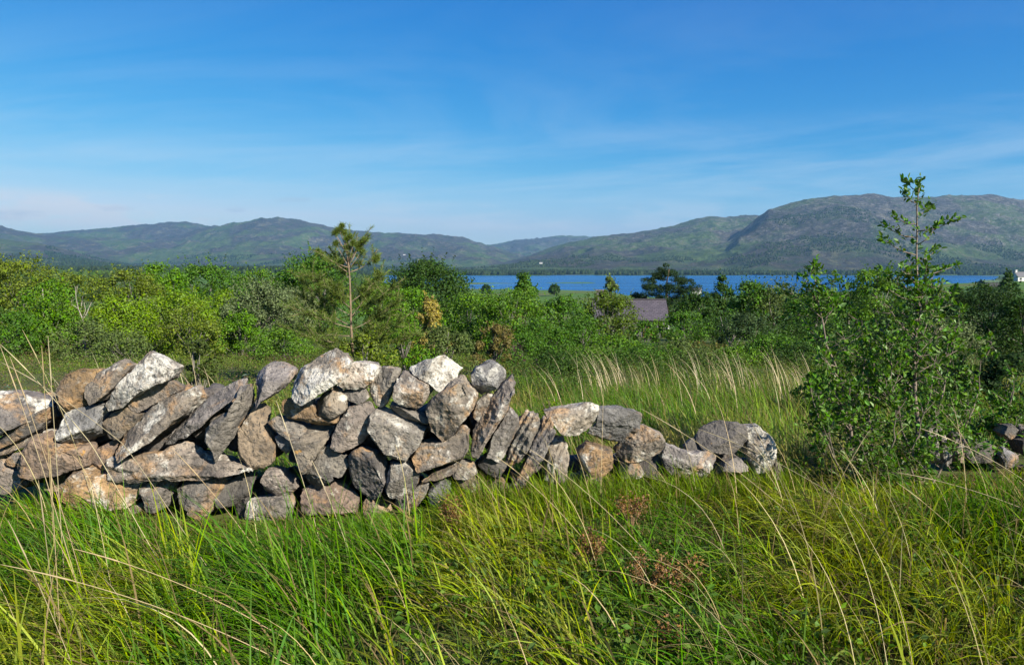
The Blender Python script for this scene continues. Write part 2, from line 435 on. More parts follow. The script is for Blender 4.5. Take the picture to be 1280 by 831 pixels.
def rock_mesh(name, poly, T, seed, L=0.02, strata=None, shift=None, fs=None, rough=1.0):
    """poly: outline in local x,z (counter- or clockwise); T: thickness in y"""
    rg = np.random.default_rng(seed)
    P = np.array(poly, float)
    area = 0.5 * np.sum(P[:, 0] * np.roll(P[:, 1], -1) - np.roll(P[:, 0], -1) * P[:, 1])
    if area < 0: P = P[::-1]
    n = len(P)
    c = P.mean(0)
    size = math.sqrt(abs(area))
    if fs is None: fs = rg.uniform(0.80, 0.93)
    else: fs = min(0.93, fs + 0.10)
    if shift is None: shift = rg.uniform(-0.10, 0.10, 2) * size + np.array((0.03, -0.02)) * size
    tl = rg.uniform(-0.16, 0.16, 2)                        # the front face leans
    rings = []
    spec = [(-0.5, fs, shift, 0.05), (-0.16, 0.985, (0, 0), 0.07), (0.18, 1.0, (0, 0), 0.06), (0.52, 0.76, rg.uniform(-0.06, 0.06, 2) * size, 0.08)]
    for y, s, sh, j in spec:
        q = c + (P - c) * (s + rg.uniform(-j, j, (n, 1)) * (0.9 if s < 0.95 else 0.25)) + np.array(sh)
        yy = y * T + (q - c) @ tl * (1.0 if y < -0.3 else 0.4) + rg.uniform(-0.07, 0.07, n) * T
        rings.append(np.stack([q[:, 0], yy, q[:, 1]], 1))
    v = np.concatenate(rings + [[rings[0].mean(0) + (rg.uniform(-.1,.1)*size, -0.03 * T, rg.uniform(-.1,.1)*size)], [rings[-1].mean(0) + (0, 0.04 * T, 0)]])
    f = []
    for r in range(3):
        for k in range(n):
            a, b = r * n + k, r * n + (k + 1) % n
            d, e = a + n, b + n
            f += [(a, e, b), (a, d, e)] if rg.random() < 0.5 else [(a, d, b), (b, d, e)]
    for k in range(n):
        f.append((k, (k + 1) % n, 4 * n))
        f.append((3 * n + (k + 1) % n, 3 * n + k, 4 * n + 1))
    f = np.array(f)
    v, f = subdiv_tris(v, f, L)
    v = laplace(v, f, 1, 0.35)
    v = v + vnormals(v, f) * (0.03 * size * fbm(v * (2.0 / size) + seed * 3.17, 2, seed))[:, None]
    q0 = P - c; ew, ev = np.linalg.eigh(q0.T @ q0); el_ = math.sqrt(max(ew[0] / ew[1], .04)); lax = ev[:, 1]
    for k in range(9):                                       # broken faces: flatten what stands out past a few planes
        pn = rg.normal(0, (0.55 if k < 6 else 0.8), 3) + ((0.12, -1.0, 0.12) if k < 6 else (0, 0, 0)); pn /= np.linalg.norm(pn)
        al = pn[0] * lax[0] + pn[2] * lax[1]
        pn[0] -= al * (1 - el_) * lax[0]; pn[2] -= al * (1 - el_) * lax[1]; pn /= np.linalg.norm(pn)
        s_ = v @ pn
        dd = np.quantile(s_, rg.uniform(0.68, 0.93) if k < 6 else rg.uniform(.95, .985))
        ov = np.maximum(s_ - dd, 0)
        v = v - pn * (ov * 0.97)[:, None]
    for k in (0, 2):
        a_, b_ = v[:, k].min(), v[:, k].max(); j = 0 if k == 0 else 1
        v[:, k] = P[:, j].min() + (v[:, k] - a_) / (b_ - a_) * (P[:, j].max() - P[:, j].min())
    nn = vnormals(v, f)
    if np.sum((v - v.mean(0)) * nn) < 0:
        f = f[:, ::-1]; nn = -nn
    o = seed * 3.17
    a0 = min(0.016, size * 0.045) * rough
    d = a0 * 0.38 * fbm(v * (2.2 / size) + o, 3, seed) + a0 * 0.45 * (np.abs(fbm(v * (6 / size) + o, 3, seed + 5)) * -1.4 + 0.4) + 0.0032 * fbm(v * 38 + o, 3, seed + 9)
    if strata is not None:                                  # bedding planes running along the stone
        ax = np.array((math.cos(strata), 0, math.sin(strata))); pr = np.array((-ax[2], 0.25, ax[0]))
        w = (v @ pr) * (5.5 / size) + 0.35 * fbm(v * 5 + o, 2, seed)
        d = d + a0 * 0.8 * (np.abs((w % 1.0) - 0.5) * 2 - 0.5)
    v = v + nn * d[:, None]
    me = mesh_np(name, v, f, ROCK, True)
    me.set_sharp_from_angle(angle=R(24))
    return me

TILE = {'A': (0, 420, 260 / 831), 'B': (220, 420, 260 / 831), 'C': (440, 420, 260 / 831), 'D': (640, 460, 0.28125), 'E': (1120, 500, 160 / 1108)}
TONE = {'g': (0.255, 0.24, 0.222, 0.5), 'd': (0.145, 0.138, 0.13, 0.30), 't': (0.30, 0.245, 0.185, 0.45), 'o': (0.34, 0.235, 0.125, 0.5),
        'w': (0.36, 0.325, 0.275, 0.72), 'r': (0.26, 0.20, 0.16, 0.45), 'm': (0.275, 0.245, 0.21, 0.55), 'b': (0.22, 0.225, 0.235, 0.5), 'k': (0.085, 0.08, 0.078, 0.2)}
# tile, tone, depth offset, thickness factor, outline, label, options
S = [
 ('A','g',-.02,1,[(-60,230),(60,228),(180,255),(190,290),(90,335),(0,400),(-60,410)],'broad grey slab capping the far left end of the wall',{}),
 ('A','d',.02,1,[(5,420),(50,380),(120,325),(200,285),(205,330),(150,385),(60,425),(10,445)],'thin dark slab sloping just beneath the broad grey end slab',{}),
 ('A','t',.05,1,[(-40,450),(20,440),(70,420),(150,388),(155,405),(60,462),(-40,485)],'thin sandy sliver under the dark slab at the left end',{}),
 ('A','g',.03,1,[(30,500),(60,470),(95,452),(100,490),(85,520),(45,522)],'small grey stone low at the left, touching the long reddish slab',{}),
 ('A','m',.06,1,[(-50,485),(15,475),(45,525),(85,540),(100,600),(40,625),(-50,620)],'pale brown bottom block at the left edge of the photo',{}),
 ('A','o',-.04,1,[(200,370),(215,310),(260,220),(265,170),(290,140),(400,130),(392,165),(358,215),(362,275),(300,290),(240,385)],'tall bent orange-tan stone, first upright from the left',{'shift':(.02,.02)}),
 ('A','m',-.02,1,[(360,200),(400,140),(480,97),(525,120),(490,180),(420,260),(385,265),(365,240)],'grey-tan peaked stone between the bent orange stone and the white pointed one',{}),
 ('A','w',-.08,.9,[(425,270),(480,190),(540,110),(590,65),(640,90),(710,130),(680,170),(560,230),(480,290),(440,295)],'big white and ochre stone leaning to a point on top at the left',{'fs':.85}),
 ('A','b',-.02,1,[(248,395),(290,295),(350,285),(420,275),(425,300),(400,350),(400,420),(330,428),(270,415)],'bluish grey squarish block under the bent orange stone',{}),
 ('A','t',-.03,1,[(410,350),(440,310),(500,283),(565,310),(550,350),(480,410),(440,405),(415,380)],'pinkish brown rounded stone right of the bluish grey block',{}),
 ('A','m',-.01,1,[(505,270),(560,230),(660,170),(720,200),(720,215),(650,260),(570,310),(520,295)],'brown slab with a white lichen spot under the white pointed stone',{}),
 ('A','m',-.06,.9,[(480,480),(500,420),(560,350),(600,290),(680,250),(770,205),(805,255),(740,320),(640,410),(560,450),(510,475)],'large tilted slab with pale edges rising right beside the pinkish brown stone',{'fs':.85}),
 ('A','r',-.05,1,[(80,520),(95,470),(180,385),(300,430),(370,440),(360,510),(250,550),(150,572),(95,555)],'long reddish grey block in the lower left of the wall',{}),
 ('A','w',.03,1,[(160,405),(180,375),(240,380),(245,405),(200,412)],'small cream chip bedded on top of the long reddish block',{}),
 ('A','r',.03,1,[(355,545),(385,480),(375,445),(400,425),(475,415),(470,460),(440,500),(440,540),(380,555)],'dark brown wedge between the reddish block and the long horizontal slab',{}),
 ('A','o',-.04,1,[(268,610),(300,530),(340,520),(400,540),(440,535),(540,580),(580,655),(530,680),(400,688),(300,655)],'big ochre boulder with a white spot at the foot of the wall',{'fs':.82}),
 ('A','t',.01,1,[(455,692),(520,680),(575,668),(575,695),(520,715),(465,712)],'flat tan sliver showing beneath the big ochre boulder',{}),
 ('A','t',.08,1,[(185,585),(270,550),(258,620),(205,610)],'small sandy stone below the long reddish block',{}),
 ('A','g',.0,1,[(565,585),(640,570),(700,590),(685,630),(695,670),(640,695),(600,690),(585,640)],'small angular grey block right of the big ochre boulder',{}),
 ('B','m',-.03,1,[(-253,490),(-183,480),(-63,465),(30,425),(80,450),(170,492),(300,512),(312,530),(200,560),(100,575),(-50,572),(-180,575),(-240,555)],'longest stone, a horizontal grey-tan slab low in the left half',{'strata':0.0,'fs':.88}),
 ('B','g',-.04,.8,[(-53,415),(0,370),(60,300),(180,222),(275,172),(280,195),(240,250),(130,340),(40,415),(-30,428)],'thin curved grey slab leaning steeply over a dark hollow',{'fs':.8}),
 ('B','g',-.01,1,[(12,600),(60,580),(195,562),(180,620),(150,690),(105,735),(90,700),(30,660),(15,625)],'pale grey cracked block below the longest horizontal slab',{}),
 ('B','g',-.05,.8,[(130,360),(150,325),(230,290),(265,200),(300,195),(295,280),(240,380),(255,455),(190,490),(160,430),(135,390)],'upright grey slab with white lichen spots, narrowing towards its top',{'fs':.86}),
 ('B','t',-.03,.9,[(258,380),(290,340),(330,285),(375,283),(355,340),(350,380),(390,450),(385,520),(310,530),(270,490),(262,430)],'tall warm brown stone right of the white-spotted upright slab',{}),
 ('B','g',-.02,1,[(305,175),(365,112),(410,118),(470,145),(460,180),(410,240),(345,278),(330,270),(328,215),(310,205)],'plain grey block on the wall top left of the biggest whitish boulder',{'fs':.7,'shift':(-.04,-.04)}),
 ('B','w',-.10,1,[(462,200),(490,140),(560,85),(640,55),(690,70),(710,100),(690,150),(640,190),(560,235),(500,262),(470,245),(462,215)],'biggest whitish boulder, highest on the wall',{'fs':.74,'shift':(.045,-.01)}),
 ('B','o',-.05,1,[(425,300),(432,255),(470,245),(500,262),(540,255),(560,310),(640,322),(655,335),(620,360),(540,350),(460,330)],'cream and orange flat stone under the biggest whitish boulder',{}),
 ('B','m',-.08,1,[(555,285),(590,230),(630,205),(680,250),(680,300),(640,325),(580,315)],'small round speckled stone tucked under the biggest whitish boulder',{}),
 ('B','w',-.06,1,[(650,195),(690,150),(710,105),(800,110),(812,135),(780,190),(720,212),(670,205)],'pale top stone right behind the biggest whitish boulder',{}),
 ('B','g',-.02,1,[(668,220),(750,208),(770,245),(735,272),(690,250)],'small grey wedge beneath the pale top stone beside the biggest boulder',{}),
 ('B','m',-.05,1,[(625,430),(650,350),(690,290),(780,265),(795,310),(790,370),(740,430),(680,455),(630,445)],'tan faced block with a shaded left side, in the middle of the wall',{'fs':.72,'shift':(.05,-.01)}),
 ('B','g',-.02,1,[(365,345),(410,320),(535,365),(520,410),(490,430),(430,390)],'grey wedge pointing left, below the cream and orange flat stone',{}),
 ('B','b',.02,1,[(400,400),(430,388),(470,415),(470,450),(440,470),(410,425)],'small bluish stone under the left-pointing grey wedge',{}),
 ('B','m',-.04,.9,[(455,480),(475,425),(520,415),(545,375),(620,365),(590,430),(545,520),(520,540),(480,510)],'orange-tinged slab leaning right below the left-pointing wedge',{'fs':.85}),
 ('B','g',-.02,1,[(520,560),(560,500),(600,440),(630,445),(690,490),(660,560),(620,545),(605,560),(620,580),(570,615),(530,590)],'notched pale stone beside the big flat-faced grey block',{}),
 ('B','m',-.03,1,[(340,580),(365,530),(420,545),(480,610),(460,630),(400,645),(350,620)],'lone tan diamond-shaped stone set in a dark gap',{}),
 ('B','d',-.0,1,[(165,650),(200,590),(260,555),(310,560),(290,640),(230,680),(180,680)],'dark smooth stone below the right end of the longest slab',{}),
 ('B','g',-.03,1,[(285,690),(300,640),(370,645),(450,640),(470,690),(440,750),(380,775),(300,780),(290,740)],'wide grey foot stone under the diamond-shaped stone',{}),
 ('B','d',.03,1,[(225,690),(260,660),(290,640),(300,690),(285,780),(250,750)],'dark narrow foot stone left of the wide grey one',{}),
 ('B','r',-.02,1,[(500,630),(540,610),(620,590),(700,620),(730,650),(720,720),(640,720),(560,700),(505,690)],'broad rough reddish stone low under the notched pale stone',{'strata':-.2}),
 ('B','m',.05,1,[(460,750),(470,700),(540,720),(560,750),(500,765)],'low brown chip in the grass left of the broad reddish stone',{}),
 ('C','t',.02,1,[(45,680),(60,650),(110,635),(155,665),(150,720),(90,730),(50,715)],'rusty rounded foot stone below the big flat-faced grey block',{}),
 ('C','g',-.06,1,[(-22,535),(-8,470),(35,443),(140,478),(135,570),(72,655),(45,625),(0,598)],'big flat-faced grey block with a pointed lower edge',{'fs':.82,'shift':(.02,.0)}),
 ('C','g',-.01,1,[(65,210),(95,155),(125,125),(190,135),(185,180),(140,270),(120,285),(80,250)],'grey top stone standing on end right of the pale top stone',{}),
 ('C','m',-.05,1,[(175,240),(195,155),(225,140),(310,190),(322,215),(290,270),(270,290),(200,260)],'light brown cube-like stone on the wall top',{'fs':.8}),
 ('C','w',-.05,1,[(230,135),(290,100),(360,77),(440,130),(400,170),(335,215),(300,185),(240,150)],'pale cream stone perched above the light brown cube-like one',{'fs':.74,'shift':(.03,-.02)}),
 ('C','g',-.02,1,[(155,285),(160,265),(210,275),(310,320),(300,360),(260,350),(190,310)],'flat grey slab sloping down right between two blocks',{}),
 ('C','g',-.07,1,[(75,400),(90,310),(115,288),(200,320),(295,370),(270,430),(215,495),(160,470),(90,430)],'large grey block dotted with orange lichen',{'fs':.78,'shift':(.04,-.02)}),
 ('C','m',-.08,1,[(298,290),(330,225),(400,170),(440,165),(500,240),(485,280),(440,330),(390,405),(360,418),(315,370),(315,320)],'largest stone of the right half, tan front with a pinkish patch',{'fs':.74,'shift':(.04,-.01)}),
 ('C','b',-.05,1,[(475,150),(490,125),(540,97),(580,110),(612,170),(600,190),(510,235),(485,215)],'bluish topped block perched at the right end of the high wall',{'fs':.78}),
 ('C','w',-.03,.8,[(480,300),(500,260),(540,225),(565,235),(545,280),(510,340),(485,320)],'small pale slab under the bluish topped block',{}),
 ('C','m',-.07,.8,[(475,440),(490,380),(520,310),(570,240),(610,180),(640,158),(652,190),(630,260),(580,360),(545,410),(510,485),(485,470)],'tallest narrow slab, leaning right at the end of the high wall',{'fs':.82}),
 ('C','g',-.05,.8,[(540,470),(560,400),(610,310),(630,285),(660,320),(665,370),(640,430),(605,500),(575,480)],'smooth oval grey slab leaning against the tallest narrow slab',{'fs':.85}),
 ('C','m',-.04,1,[(245,480),(275,425),(360,420),(440,365),(465,375),(460,450),(430,495),(340,540),(290,540),(255,515)],'broad rounded grey-tan stone below the largest stone with pinkish patch',{}),
 ('C','g',-.02,1,[(140,600),(155,500),(230,495),(272,540),(260,590),(190,640),(150,635)],'grey block right of the big flat-faced block, under the lichen-dotted one',{}),
 ('C','t',.0,1,[(285,572),(360,535),(430,500),(440,515),(400,550),(340,572)],'thin tan wedge below the broad rounded stone',{}),
 ('C','m',-.01,1,[(400,545),(440,505),(470,490),(500,555),(460,565),(410,560)],'small tan triangular stone beside the thin tan wedge',{}),
 ('C','g',-.01,1,[(160,690),(180,640),(260,600),(310,580),(290,640),(250,690),(210,715)],'pale foot slab sloping up right beneath the thin tan wedge',{}),
 ('C','b',-.0,1,[(308,600),(340,575),(395,570),(390,630),(350,680),(320,655)],'small bluish grey foot stone in the grass, mid wall',{}),
 ('C','t',-.01,1,[(405,620),(420,575),(490,565),(515,620),(500,655),(440,650)],'small brown foot stone right of the bluish grey foot stone',{}),
 ('C','d',.02,1,[(505,510),(530,475),(620,510),(590,570),(550,555)],'dark stone under the smooth oval slab',{}),
 ('C','g',.03,1,[(545,600),(600,570),(622,600),(600,650),(555,645)],'small grey stone half hidden in grass below the dark stone',{}),
 ('C','g',-.02,.8,[(615,500),(650,420),(665,330),(700,300),(745,320),(755,355),(720,420),(680,490),(640,520)],'deeply ridged grey slab where the wall drops',{'strata':1.1,'rough':1.7}),
 ('C','g',-.04,.7,[(650,590),(690,500),(740,400),(760,330),(790,320),(808,370),(780,450),(730,540),(690,600),(660,612)],'narrow ridged slab leaning right beside the deeply ridged one',{'strata':1.05,'rough':1.6}),
 ('D','m',.05,.9,[(130,400),(165,310),(230,310),(250,400),(250,490),(200,510),(140,490)],'brownish ridged stone behind the narrow ridged slab',{'strata':1.45,'rough':1.4}),
 ('D','w',-.04,1,[(145,190),(185,170),(330,157),(378,165),(385,235),(340,290),(270,305),(220,285),(180,240)],'pale rounded block capping the lower wall',{'fs':.8}),
 ('D','b',-.03,1,[(340,290),(385,235),(385,175),(470,175),(575,200),(575,260),(520,310),(470,350),(400,325)],'dark topped block right of the pale rounded cap block',{'fs':.72,'shift':(-.03,-.04)}),
 ('D','m',-.02,1,[(455,365),(520,310),(580,255),(660,290),(688,345),(670,390),(580,405),(490,420)],'rounded stone with a tan front below the dark topped block',{}),
 ('D','o',-.0,1,[(290,370),(330,335),(440,360),(445,430),(400,460),(335,480),(310,430)],'stone with a bright orange lichen end, low in the wall',{'shift':(.03,-.01)}),
 ('D','g',.04,1,[(480,430),(560,410),(590,470),(560,500),(500,490)],'grey foot stone in the grass right of the orange-ended one',{}),
 ('D','g',-.02,1,[(660,390),(685,340),(740,360),(800,375),(910,375),(910,410),(850,480),(820,510),(740,500),(690,490)],'flat-topped grey stone at the low right end of the wall',{}),
 ('D','d',.08,1,[(765,350),(800,315),(820,318),(835,360),(800,375)],'small dark stone behind the flat-topped grey one',{}),
 ('D','d',-.02,1,[(820,320),(840,280),(900,240),(970,245),(1040,265),(1045,320),(990,380),(920,372),(850,365)],'dark rounded boulder on top at the low right end',{'fs':.68,'shift':(.0,-.05)}),
 ('D','w',-.04,1,[(1040,260),(1090,255),(1150,310),(1168,370),(1140,460),(1090,470),(1060,410),(1030,370),(1042,310)],'tall whitish boulder with an orange patch at the wall end',{'fs':.74}),
 ('D','g',.0,1,[(895,450),(930,400),(990,385),(1040,420),(1000,480),(950,500)],'grey wedge under the dark rounded boulder',{}),
 ('D','m',-.03,1,[(1100,500),(1130,470),(1165,390),(1195,420),(1195,490),(1150,520),(1110,535)],'last low stone leaning on the tall whitish boulder',{}),
 ('D','t',.05,1,[(1020,500),(1090,480),(1120,520),(1080,550),(1030,540)],'small brown stone beneath the tall whitish boulder',{}),
 ('E','g',-.4,1,[(270,250),(290,222),(360,238),(368,330),(375,560),(250,560)],'pale stone seen through the holly, left of a pair',{}),
 ('E','g',-.36,1,[(368,245),(400,208),(470,270),(485,340),(500,560),(380,560)],'pale stone seen through the holly, right of a pair',{}),
 ('E','r',-.3,1,[(488,300),(520,278),(552,310),(570,400),(560,540),(500,540)],'tiny brown stone beside the pair behind the holly',{}),
 ('E','d',.05,1,[(895,280),(930,210),(1000,205),(1035,240),(1015,320),(950,340)],'dark bluish stone beyond the holly near the right edge',{}),
 ('E','g',.10,1,[(1045,255),(1080,220),(1160,230),(1170,300),(1060,300)],'grey stone cut by the right edge of the photo',{}),
 ('E','b',.0,1,[(890,470),(930,410),(1040,460),(1080,530),(1070,590),(930,580)],'bluish round stone low at the right edge, below the dark bluish one',{}),
 ('E','k',.12,1,[(1000,330),(1100,320),(1200,370),(1200,520),(1050,450)],'stone coloured blackish for shade between the grey and bluish stones at the right edge',{}),  # a shadow, painted as a near-black stone colour
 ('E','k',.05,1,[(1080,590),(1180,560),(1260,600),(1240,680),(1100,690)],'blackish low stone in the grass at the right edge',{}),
 ('E','d',.15,1,[(560,380),(640,340),(800,350),(880,420),(860,520),(650,540)],'dark stone hidden deep in the holly leaves',{}),
]
STONE_GROUP = 'loose stones of the tumbledown wall'
core = []
for i, (tl, tone, dy, tf, poly, lab, op) in enumerate(S):
    x0, y0, sc = TILE[tl]
    P = [(x0 + a * sc, y0 + b * sc) for a, b in poly]
    cx = sum(p[0] for p in P) / len(P); cy = sum(p[1] for p in P) / len(P)
    Yd = wall_depth(cx) + dy * 0.8 + 0.10
    W = np.array([at(a, b, Yd) for a, b in P])
    c = W.mean(0)
    Q = (W - c)[:, [0, 2]]
    Q = Q * 1.03
    ext = Q.max(0) - Q.min(0)
    T = min(0.40, max(0.16, 0.85 * float(min(ext)) + 0.08)) * tf
    me = rock_mesh('wall_stone', Q, T, 100 + i, 0.017, op.get('strata'), op.get('shift'), op.get('fs'), op.get('rough', 1.0))
    rg = random.Random(i * 13 + 1)
    f = rg.uniform(0.86, 1.14)
    tn = TONE[tone]
    o = link('wall_stone', me, None, (tn[0] * f * .72, tn[1] * f * .70, tn[2] * f * .69 * rg.uniform(.94, 1.06), tn[3] * rg.uniform(.8, 1.3) + .04), tuple(c))
    tag(o, lab, 'stone', STONE_GROUP)
    if tl in 'ABC' and cy > 495 and cx < 660: core.append((c, T, ext))
    if tl == 'D' and cy > 545: core.append((c + np.array((0, -.12, -ext[1] * .45)), T, ext))
# small packing stones in the heart of the wall, coloured dark as gap shade
vs, fs_, nb = [], [], 0
rgc = np.random.default_rng(5)
for c, T, ext in core:
    for k in range(3):
        s = min(ext) * 0.52
        a = np.linspace(0, 2 * math.pi, 7)[:-1] + rgc.uniform(0, 1)
        poly = np.stack([np.cos(a) * s * rgc.uniform(.8, 1.3, 6), np.sin(a) * s * rgc.uniform(.7, 1.1, 6)], 1)
        me = rock_mesh('t', poly, s * 1.6, 900 + nb % 97, 0.05)
        vv = np.zeros(len(me.vertices) * 3, np.float32); me.vertices.foreach_get('co', vv)
        ff = np.zeros(len(me.polygons) * 3, np.int32); me.polygons.foreach_get('vertices', ff)
        bpy.data.meshes.remove(me)
        base = sum(len(q) for q in vs)
        vs.append(vv.reshape(-1, 3) + c + np.array((rgc.uniform(-.1, .1), 0.24 + 0.11 * k, rgc.uniform(-.15, -.04))))
        fs_.append(ff.reshape(-1, 3) + base); nb += 1
tag(link('rubble', mesh_np('rubble', np.concatenate(vs), np.concatenate(fs_), ROCK, True), None, (0.11, 0.10, 0.095, 0.2)), kind='stuff')
# ------------------------------------------------------------------ blades of grass
def blades(pts, h, w, ang, lean, rg, segs=4, curl=0.5, name='grass', mat=None, color=(1, 1, 1), parent=None, up=None):
    """pts (N,3) roots; h height/length; w width; ang direction of lean; lean 0..1.2"""
    N = len(pts)
    t = np.linspace(0, 1, segs + 1)[None, :]
    d = np.stack([np.cos(ang), np.sin(ang)], 1)
    th0 = lean * (1 - curl)                     # polar angle of the blade at the root and at the tip
    th = th0[:, None] + (lean * 2.1 * curl)[:, None] * t ** 1.4 * 1.5
    th = np.minimum(th, 2.2)
    ds = h[:, None] / segs
    hx = np.concatenate([np.zeros((N, 1)), np.cumsum(np.sin(th[:, :-1]) * ds, 1)], 1)
    hz = np.concatenate([np.zeros((N, 1)), np.cumsum(np.cos(th[:, :-1]) * ds, 1)], 1)
    c = pts[:, None, :] + np.stack([hx * d[:, None, 0], hx * d[:, None, 1], hz], -1)
    tw = ang + math.pi / 2 + rg.uniform(-0.9, 0.9, N)
    wd = np.stack([np.cos(tw), np.sin(tw), rg.uniform(-.3, .3, N)], 1)
    prof = np.clip(1 - t ** 2.2, 0.06, 1) * w[:, None] * 0.5
    v = np.stack([c - wd[:, None] * prof[..., None], c + wd[:, None] * prof[..., None]], 2)   # N, segs+1, 2, 3
    idx = np.arange(N * (segs + 1) * 2).reshape(N, segs + 1, 2)
    f = np.stack([idx[:, :-1, 0], idx[:, :-1, 1], idx[:, 1:, 1], idx[:, 1:, 0]], -1).reshape(-1, 4)
    me = mesh_np(name, v.reshape(-1, 3), f, mat or GRASS, True)
    return link(name, me, parent, color)

def tussock_field(rg, centers, per, rad, hmean, wmean, lean_dir, lean_m, spread, segs, color, name='grass', mat=None):
    n = len(centers)
    cnt = rg.poisson(per, n)
    ci = np.repeat(np.arange(n), cnt)
    N = len(ci)
    off = rg.normal(0, 1, (N, 2)) * (rad * rg.uniform(0.7, 1.3, n)[ci])[:, None]
    xy = centers[ci] + off
    z = ground_z(xy[:, 0], xy[:, 1])
    pts = np.stack([xy[:, 0], xy[:, 1], z - 0.01], 1)
    hs = (np.atleast_1d(hmean) * np.ones(n) * rg.uniform(0.7, 1.25, n))[ci] * rg.uniform(0.55, 1.15, N)
    out = np.arctan2(off[:, 1], off[:, 0])
    L = np.stack([np.cos(out) * 0.55 + np.cos(lean_dir[ci]) * spread, np.sin(out) * 0.55 + np.sin(lean_dir[ci]) * spread], 1) + rg.normal(0, 0.42, (N, 2))
    ang = np.arctan2(L[:, 1], L[:, 0])
    lean = np.clip(np.linalg.norm(L, axis=1) * lean_m * rg.uniform(0.5, 1.4, N), 0.03, 1.1)
    wd = wmean * rg.uniform(0.45, 1.0, N) * np.where(rg.uniform(0, 1, N) < .12, 2.0, 1.2)
    return blades(pts, hs, wd, ang, lean, rg, segs, 0.5, name, mat, color)

def in_view(xy, m=0.5):
    return np.abs(xy[:, 0]) < 0.72 * xy[:, 1] + m

def foot_line(x, y):
    """distance in front (+) of the wall's face"""
    px = CX + FPX * x / y
    return np.interp(px, [-60, 560, 700, 980, 1280], [4.72, 4.72, 4.85, 5.35, 5.85]) - y

rg = np.random.default_rng(11)
# the long grass before the wall
c = np.stack([rg.uniform(-6.6, 7.2, 7320), rg.uniform(1.25, 6.2, 7320)], 1)
c = c[in_view(c, 2.3)]
fl = foot_line(c[:, 0], c[:, 1])
gap = (c[:, 0] > 1.75) & (c[:, 0] < 3.0)           # where the wall has fallen
c = c[(fl > 0.02) | (gap & (fl > -0.6))]
pat = fbm2(c[:, 0] * 0.9, c[:, 1] * 0.9, 3, 21)
keep = rg.uniform(0, 1, len(c)) < np.clip(0.72 + pat * 1.0, 0.32, 1)
c = c[keep]; pat = pat[keep]
fl = foot_line(c[:, 0], c[:, 1])
hm = np.clip(0.46 + 0.12 * pat, 0.25, 0.66) * np.clip(0.5 + fl * 0.45, 0.4, 1.1)
pxc = CX + FPX * c[:, 0] / c[:, 1]
line = np.interp(pxc, [0, 200, 500, 640, 700, 980, 1280], [614, 644, 654, 634, 606, 604, 606])
hm = np.clip(np.minimum(hm, (1.65 - (line - HOR) * c[:, 1] / FPX) * 1.45), 0.12, 1)
ld = np.pi + fbm2(c[:, 0] * 0.5, c[:, 1] * 0.5, 2, 31) * 1.1 + 0.1
part = fbm2(c[:, 0] * 1.1 + 9, c[:, 1] * 1.1, 3, 41) + np.clip(c[:, 0] * 0.12, -0.3, 0.3)
for k, (lo, hi_, colr, wmul, per) in enumerate([(-9, -0.12, (0.10, 0.215, 0.014), 1.0, 18), (-0.12, 0.22, (0.215, 0.315, 0.014), 1.0, 18), (0.22, 9, (0.255, 0.31, 0.026), 0.9, 18)]):
    s = (part >= lo) & (part < hi_)
    g = tussock_field(rg, c[s], per, 0.06, hm[s], 0.0085 * wmul, ld[s], 1.22, 0.95, 7, colr)
    tag(g, kind='stuff')
# the grass that grows up round the feet of the stones
nf = 420
u_ = rg.uniform(560, 1010, nf); yy = np.interp(u_, [-60, 560, 700, 980, 1280], [4.72, 4.72, 4.85, 5.35, 5.85]) - rg.uniform(-.05, .28, nf)
c = np.stack([(u_ - CX) / FPX * yy, yy], 1)
tag(tussock_field(rg, c, 17, 0.05, np.full(nf, .30), 0.007, np.pi + rg.normal(0, .6, nf), 0.9, 0.8, 6, (0.15, 0.24, 0.016)), kind='stuff')
# short under-grass that closes the sward, darkened to paint shade between clumps
n = 53000
xy = np.stack([rg.uniform(-6.8, 7.3, n), rg.uniform(1.2, 6.6, n)], 1)
xy = xy[in_view(xy, 2.3)]
fl = foot_line(xy[:, 0], xy[:, 1]); gap = (xy[:, 0] > 1.7) & (xy[:, 0] < 3.0)
xy = xy[(fl > -0.02) | gap]
n = len(xy)
pts = np.stack([xy[:, 0], xy[:, 1], ground_z(xy[:, 0], xy[:, 1]) - .01], 1)
ln_ = np.interp(CX + FPX * xy[:, 0] / xy[:, 1], [0, 200, 500, 640, 700, 980, 1280], [614, 644, 654, 634, 606, 604, 606])
uh = np.clip(np.minimum(rg.uniform(0.06, 0.22, n), (1.65 - (ln_ - HOR) * xy[:, 1] / FPX) * 1.3), 0.035, 1)
g = blades(pts, uh, rg.uniform(0.003, 0.007, n), rg.uniform(0, 6.28, n), rg.uniform(0.1, 0.8, n), rg, 3, 0.5, 'grass', GRASS, (0.075, 0.125, 0.015))
tag(g, kind='stuff')

# the meadow behind the wall
c = np.stack([rg.uniform(-8, 12, 6500), 5.4 + 10.0 * rg.uniform(0, 1, 6500) ** 1.25], 1)
c = c[in_view(c, 2.3)]
fl = foot_line(c[:, 0], c[:, 1])
c = c[fl < -0.75]
pat = fbm2(c[:, 0] * 0.5, c[:, 1] * 0.5, 3, 51)
px = CX + FPX * c[:, 0] / c[:, 1]
right = sstep(560, 680, px)
keep = (rg.uniform(0, 1, len(c)) < np.clip(0.25 + 0.75 * right + pat * 0.3, 0.15, 1)) & (c[:, 1] < 11 + 2.6 * right + pat * 2)
c, pat, right = c[keep], pat[keep], right[keep]
hm = 0.28 + 0.14 * right + 0.10 * pat
ld = np.pi * 0.95 + fbm2(c[:, 0] * 0.4, c[:, 1] * 0.4, 2, 61) * 0.8
part = fbm2(c[:, 0] * 0.8 + 3, c[:, 1] * 0.8, 3, 71)
